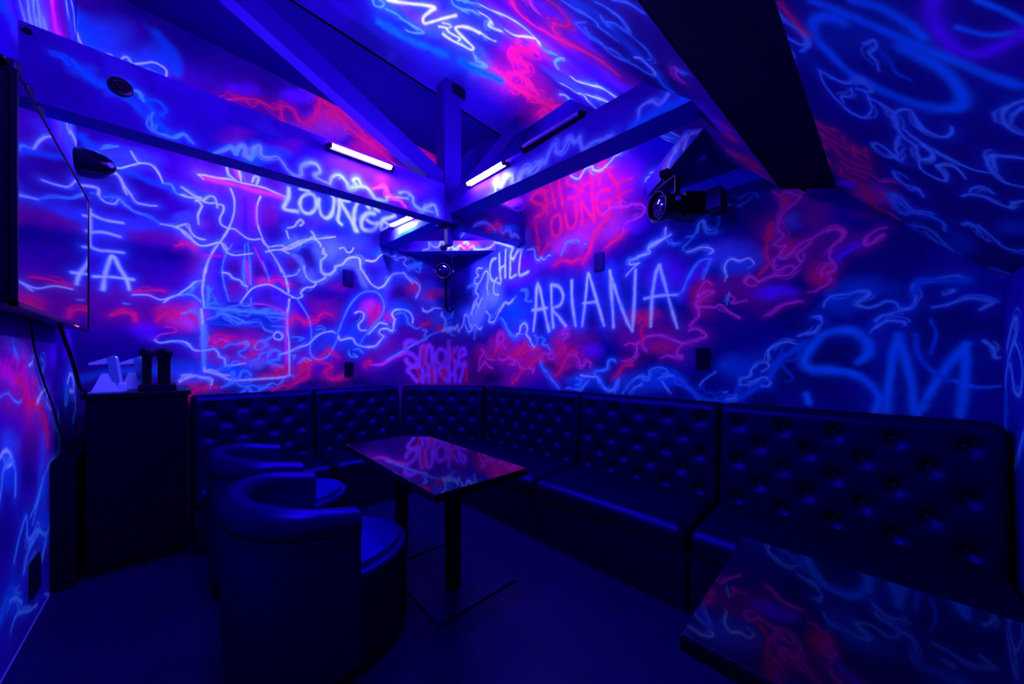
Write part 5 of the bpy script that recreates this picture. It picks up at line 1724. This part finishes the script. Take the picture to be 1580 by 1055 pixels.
# ------------------------------------------------------------------ tables
def table(label, x0, x1, y0, y1, poles, plates, rz=0, group='black glass-topped tables'):
    r = thing('cafe_table', label, 'table', ((x0 + x1) / 2, (y0 + y1) / 2, 0), math.radians(rz), group)
    cx, cy = (x0 + x1) / 2, (y0 + y1) / 2
    o = obj('table_top', box(x0 - cx, x1 - cx, y0 - cy, y1 - cy, .715, .75, .002, 1), 'tabletop', r)
    bm = bmesh.new(); bx(bm, x0 - cx - .0015, x1 - cx + .0015, y0 - cy - .0015, y1 - cy + .0015, .712, .744, .001, 1)
    obj('edge_band', bm, 'black', r)
    for px, py in poles:
        bm = bmesh.new(); bx(bm, px - cx - .036, px - cx + .036, py - cy - .036, py - cy + .036, .012, .705, .006, 2)
        obj('pole', bm, 'metal', r, True)
        bm = bmesh.new(); bx(bm, px - cx - .16, px - cx + .16, py - cy - .03, py - cy + .03, .70, .714); bx(bm, px - cx - .03, px - cx + .03, py - cy - .14, py - cy + .14, .699, .7135)
        obj('top_bracket', bm, 'metal', r)
    for a in plates:
        bm = bmesh.new(); bx(bm, a[0] - cx, a[1] - cx, a[2] - cy, a[3] - cy, 0, .014, .004, 2)
        obj('base_plate', bm, 'metal2', r)
    return r
M['metal2'] = mat('brushed_base_plate', (.001, .001, .07), .28, .5, (.05, .12, 1))
table('far rectangular black table reflecting the Smoke lettering, in front of the tub chairs', .81, 1.37, 1.255, 2.485, [(1.15, 1.65), (1.13, 2.30)], [(.94, 1.47, 1.45, 1.86), (.94, 1.47, 2.10, 2.49)], -2.4)
table('near black table cut off by the lower right corner of the view', .755, 1.32, -.44, .256, [(1.04, -.09)], [(.83, 1.25, -.30, .12)])

# ------------------------------------------------------------------ cabinet with its kit
cab = thing('cabinet', 'tall plain black cabinet against the back wall with microphones on top', 'cabinet', (-.18, 3.6, 0))
def cabbox(n, m, *a, **k):
    a = (a[0] + .18, a[1] + .18, a[2] - 3.6, a[3] - 3.6, a[4], a[5])
    return obj(n, box(*a, **k), m, cab)
cabbox('body', 'black', -.405, .045, 3.29, 3.94, 0, 1.10)
cabbox('top_board', 'black', -.425, .062, 3.262, 3.945, 1.10, 1.13, bev=.003)
cabbox('door', 'black', -.398, .038, 3.272, 3.289, .06, 1.075, bev=.002)
cabbox('handle', 'metal', .0, .012, 3.255, 3.272, .62, .76, bev=.003)
tag(obj('dark_box', box(-.519, -.432, 3.22, 3.90, 0, .76, .004, 2), 'black'), 'low black box squeezed between the left wall and the cabinet', 'box')
CZ = 1.13
# pointing pistol-shaped white handsets in stands
def handset(x, y, label):
    r = thing('white_handset', label, 'karaoke handset', (x, y, CZ), 0, 'white handsets on stands on the cabinet')
    # stand: trapezoid plate
    bm = bmesh.new()
    hexa(bm, [(-.065, -.03, 0), (.06, -.03, 0), (.012, -.012, .09), (-.022, -.012, .09)], [(-.065, .03, 0), (.06, .03, 0), (.012, .012, .09), (-.022, .012, .09)])
    bx(bm, .045, .085, -.025, .025, 0, .045, .008, 3)
    obj('stand', bm, 'white', r)
    bm = bmesh.new()
    bx(bm, -.075, .07, -.045, .045, -.002, .006, .002, 1)
    obj('tray', bm, 'whiteside', r)
    # grip
    bm = bmesh.new()
    hexa(bm, [(.0, -.02, .165), (.036, -.02, .175), (.056, -.02, .04), (.026, -.02, .028)], [(.0, .02, .165), (.036, .02, .175), (.056, .02, .04), (.026, .02, .028)])
    g = obj('grip', bm, 'whiteside', r)
    bm = bmesh.new()
    hexa(bm, [(.030, -.018, .175), (.046, -.018, .170), (.069, -.018, .04), (.056, -.018, .04)], [(.030, .018, .175), (.046, .018, .170), (.069, .018, .04), (.056, .018, .04)])
    obj('back_spine', bm, 'white', r)
    bm = bmesh.new()
    hexa(bm, [(-.078, -.006, .138), (-.07, -.008, .130), (.012, -.018, .138), (.032, -.02, .176)], [(-.078, .006, .138), (-.07, .008, .130), (.012, .018, .138), (.032, .02, .176)])
    obj('barrel', bm, 'white', r)
    bm = bmesh.new(); bmesh.ops.create_uvsphere(bm, u_segments=10, v_segments=8, radius=.003, matrix=Matrix.Translation((.040, -.021, .168)))
    obj('status_light', bm, 'ledc', r)
    r.scale = (1.0, 1.1, 1.36)
    return r
handset(-.328, 3.37, 'left white pistol-shaped handset in its stand on the cabinet')
handset(-.235, 3.68, 'right white pistol-shaped handset, half hidden behind the microphones')
tray = tag(obj('microphone_tray', box(-.195, -.012, 3.36, 3.60, CZ, CZ + .042, .006, 2), 'black'), 'thin black tray under the standing microphones', 'tray')
def mic(x, y, lean, label):
    r = thing('microphone', label, 'microphone', (x, y, CZ + .042), 0, 'wireless microphones standing on the cabinet')
    bm = bmesh.new(); lathe(bm, [(.017, 0), (.0185, .01), (.019, .12), (.021, .155), (.022, .16)], None, 24)
    obj('handle', bm, 'plastic', r, True)
    bm = bmesh.new(); lathe(bm, [(.023, .158), (.028, .166), (.029, .178), (.028, .19), (.022, .202), (.010, .208), (.002, .209)], None, 24)
    obj('grille', bm, 'black', r, True)
    bm = bmesh.new(); lathe(bm, [(.0275, .164), (.0295, .168), (.0295, .174), (.0275, .178)], None, 24)
    obj('collar', bm, 'metal', r, True)
    r.scale = (1.25, 1.25, 1.22)
    r.rotation_euler = (0, lean, 0)
    return r
mic(-.156, 3.41, 0, 'black microphone on the left, nearest the white handsets')
mic(-.160, 3.55, 0, 'black microphone second from the left, partly behind the first')
mic(-.086, 3.54, 0, 'slim black microphone third from the left')
mic(-.064, 3.41, 0, 'rightmost black microphone on the cabinet')

# ------------------------------------------------------------------ television on the left wall
tv = thing('television', 'large black television on the left wall reflecting the painted back wall', 'television', (-.47, 2.7, 1.93))
def tvb(n, m, a, **k):
    return obj(n, box(a[0] + .47, a[1] + .47, a[2] - 2.7, a[3] - 2.7, a[4] - 1.93, a[5] - 1.93, **k), m, tv)
Y0, Y1, Z0, Z1 = 2.03, 3.35, 1.515, 2.335
tvb('housing', 'plastic', (-.50, -.412, Y0 + .01, Y1 - .01, Z0 + .01, Z1 - .01), bev=.006)
tvb('screen', 'screen', (-.412, -.400, Y0 + .012, Y1 - .008, Z0 + .022, Z1 - .008))
bm = bmesh.new()
for a in ((-.414, -.396, Y0, Y0 + .012, Z0, Z1), (-.414, -.396, Y1 - .006, Y1 + .002, Z0, Z1), (-.414, -.396, Y0, Y1, Z0, Z0 + .022), (-.414, -.396, Y0, Y1, Z1 - .008, Z1)):
    bx(bm, a[0] + .47, a[1] + .47, a[2] - 2.7, a[3] - 2.7, a[4] - 1.93, a[5] - 1.93, .002, 1)
obj('bezel', bm, 'plastic', tv)
tvb('standby_light', 'led', (-.3955, -.394, 2.93, 3.02, Z0 + .004, Z0 + .009))
bm = bmesh.new()
bx(bm, -.525 + .47, -.50 + .47, -.3, .3, -.25, .35, .004, 1)
for y in (2.06, 2.2, 2.35): bx(bm, -.50 + .47, -.40 + .47, y - 2.7, y + .05 - 2.7, Z1 - 1.93 - .004, Z1 + .05 - 1.93, .01, 3)
bx(bm, -.455 + .47, -.42 + .47, 2.03 - 2.7, 2.45 - 2.7, Z1 + .02 - 1.93, Z1 + .035 - 1.93, .004, 2)
obj('mounting_bracket', bm, 'metal', tv)
bm = bmesh.new()
tube(bm, [(-.45, 2.95, 1.53), (-.44, 3.0, 1.45), (-.43, 3.12, 1.33), (-.425, 3.25, 1.20), (-.425, 3.36, 1.15), (-.432, 3.50, 1.142), (-.435, 3.62, 1.05)], .009, 10)
tag(obj('power_cable', bm, 'wire', None, True), 'thick black cable sagging from the television to the cabinet top', 'cable')
bm = bmesh.new()
tube(bm, [(-.51, 2.80, 1.55), (-.515, 2.88, 1.40), (-.515, 3.05, 1.22), (-.515, 3.22, 1.08), (-.515, 3.4, .9), (-.51, 3.5, .78)], .004, 8)
tag(obj('thin_cable', bm, 'wire', None, True), 'thin dark cable running down the painted left wall below the television', 'cable')
bm = bmesh.new()
tube(bm, [(-.427, 3.30, 1.0), (-.455, 3.27, .92), (-.45, 3.26, .84), (-.425, 3.27, .80)], .004, 8)
tag(obj('loop_cable', bm, 'wire', None, True), 'short black cable looping beside the upper left edge of the cabinet', 'cable')

# ------------------------------------------------------------------ spotlights and speaker
def spotlight(label, loc, aim, s=1.0, drop=.16, box_off=(0, 0)):
    r = thing('stage_spotlight', label, 'spotlight', loc)
    aim = Vector(aim).normalized()
    rot = aim.to_track_quat('Z', 'Y').to_matrix().to_4x4()
    bm = bmesh.new(); lathe(bm, [(.075 * s, -.16 * s), (.085 * s, -.14 * s), (.09 * s, -.02 * s), (.105 * s, .02 * s), (.112 * s, .07 * s), (.108 * s, .075 * s), (.098 * s, .07 * s), (.096 * s, .045 * s)], rot, 36)
    obj('barrel', bm, 'plastic', r, True)
    bm = bmesh.new(); lathe(bm, [(.094 * s, .046 * s), (.07 * s, .062 * s), (.03 * s, .07 * s), (.004, .072 * s)], rot, 32)
    obj('lens', bm, 'lens', r, True)
    bm = bmesh.new()
    pts = [(rot @ Vector((.103 * s * math.cos(a), .103 * s * math.sin(a), .076 * s))) for a in np.linspace(0, 2 * PI, 37)]
    tube(bm, pts, .0022 * s, 6, 1)
    obj('rim', bm, 'violetring', r, True)
    side = aim.cross(Vector((0, 0, 1))).normalized()
    back = -aim * .19 * s
    bm = bmesh.new(); bx(bm, -.085 * s, .085 * s, -.085 * s, .085 * s, -.30 * s, -.12 * s, .01, 2); bmesh.ops.transform(bm, matrix=rot, verts=bm.verts)
    obj('lamp_housing', bm, 'plastic', r, True)
    bm = bmesh.new()
    W = .125 * s
    for sg in (-1, 1):
        a = side * W * sg
        q = [a - aim * .02 - Vector((0, 0, .02)), a + aim * .02 - Vector((0, 0, .02)), a + aim * .02 + Vector((0, 0, drop)), a - aim * .02 + Vector((0, 0, drop))]
        hexa(bm, q, [p + side * .006 * sg for p in q])
    q = [side * W - aim * .02, side * W + aim * .02, -side * W + aim * .02, -side * W - aim * .02]
    hexa(bm, [p + Vector((0, 0, drop)) for p in q], [p + Vector((0, 0, drop + .006)) for p in q])
    obj('yoke', bm, 'metal', r)
    bm = bmesh.new(); cyl(bm, (0, 0, drop), (0, 0, drop + .07), .012); bx(bm, -.03, .03, -.03, .03, drop + .05, drop + .095, .004, 1)
    obj('clamp', bm, 'metal', r)
    for sg in (-1, 1):
        bm = bmesh.new(); cyl(bm, side * W * sg, side * (W + .02) * sg, .016)
        obj('tilt_knob', bm, 'violetring', r, True)
    return r
s1 = spotlight('black spotlight hanging below the corner beam in the far corner', (2.20, 3.36, 2.39), (-.62, -.74, -.12), .80, .20)
bm = bmesh.new(); tube(bm, [(2.36, 3.55, 2.66), (2.365, 3.56, 2.45), (2.365, 3.56, 2.15), (2.38, 3.58, 2.03), (2.47, 3.64, 1.98), (2.58, 3.72, 2.04)], .018, 10)  # dark tube drawn for the spotlight's arm and the shadow beside it
tag(obj('arm_and_shadow_tube', bm, 'wire', None, True), 'dark tube behind the corner spotlight, standing for its arm and shadow', 'cable')
s2 = spotlight('larger black spotlight at the right, under the diagonal brace', (2.36, .90, 2.385), (-.84, .52, -.10), .92, .15)
bm = bmesh.new(); bx(bm, 2.52, 2.66, .60, .70, 2.34, 2.488, .008, 2)
tag(obj('ballast_box', bm, 'metal'), 'black box beside the right-hand spotlight', 'ballast box')
# small rounded wall fixture by the television
sp = thing('satellite_speaker', 'small dark rounded speaker high in the left corner above the television', 'speaker', (-.43, 3.86, 2.77))
bm = bmesh.new(); rot = Vector((1, -.35, -.12)).to_track_quat('Z', 'Y').to_matrix().to_4x4()
lathe(bm, [(.075, -.085), (.08, -.06), (.078, 0), (.066, .05), (.045, .085), (.02, .10), (.003, .104)], rot, 28)
obj('body', bm, 'plastic', sp, True)
bm = bmesh.new(); lathe(bm, [(.02, .0), (.017, .008), (.003, .012)], Matrix.Translation((.075, -.06, -.01)) @ Vector((.6, -.8, 0)).to_track_quat('Z', 'Y').to_matrix().to_4x4(), 20)  # violet cap stands in for the highlight on the dark body
obj('painted_highlight', bm, 'violetring', sp, True)
obj('wall_bracket', box(-.095, -.05, -.02, .02, -.03, .03), 'metal', sp)

# ------------------------------------------------------------------ wall plates and sockets
def wplate(name, label, c, n, w, h, m='plate', socket=False, cat='wall plate'):
    n = Vector(n); u = Vector((0, 0, 1)).cross(n).normalized()
    r = thing(name, label, cat, c)
    rot = Matrix(((u.x, 0, n.x), (u.y, 0, n.y), (0, 1, 0))).to_4x4()
    bm = bmesh.new(); bx(bm, -w / 2, w / 2, -h / 2, h / 2, 0, .012, .003, 2); bmesh.ops.transform(bm, matrix=rot, verts=bm.verts)
    obj('plate', bm, m, r)
    if socket:
        for k in (-1, 1):
            bm = bmesh.new(); bx(bm, -w * .3, w * .3, k * h * .23 - h * .15, k * h * .23 + h * .15, .010, .0135, .001, 1); bmesh.ops.transform(bm, matrix=rot, verts=bm.verts)
            obj('socket', bm, 'void', r)
    else:
        bm = bmesh.new(); bx(bm, -w * .42, w * .42, -h * .42, h * .42, .011, .0135, .001, 1); bmesh.ops.transform(bm, matrix=rot, verts=bm.verts)
        obj('cover', bm, m, r)
    return r
wplate('wall_plate', 'blank dark blue plate on the back wall right of the painted hookah', (1.342, 3.948, 2.265), (0, -1, 0), 0.103, 0.173, 'plate', False, 'wall plate')
wplate('wall_socket', 'black double socket low on the back wall above the bench', (1.348, 3.948, 1.248), (0, -1, 0), 0.093, 0.159, 'void', True, 'socket')
wplate('wall_plate', 'blank dark blue plate on the right wall above the ARIANA lettering', (2.718, 1.620, 2.238), (-1, 0, 0), 0.100, 0.162, 'plate', False, 'wall plate')
wplate('wall_socket', 'black double socket on the right wall under the ARIANA lettering', (2.718, 0.770, 1.351), (-1, 0, 0), 0.090, 0.156, 'void', True, 'socket')
wplate('wall_socket', 'black socket low on the painted left wall', (-0.523, 2.914, 0.246), (1, 0, 0), 0.138, 0.183, 'void', True, 'socket')
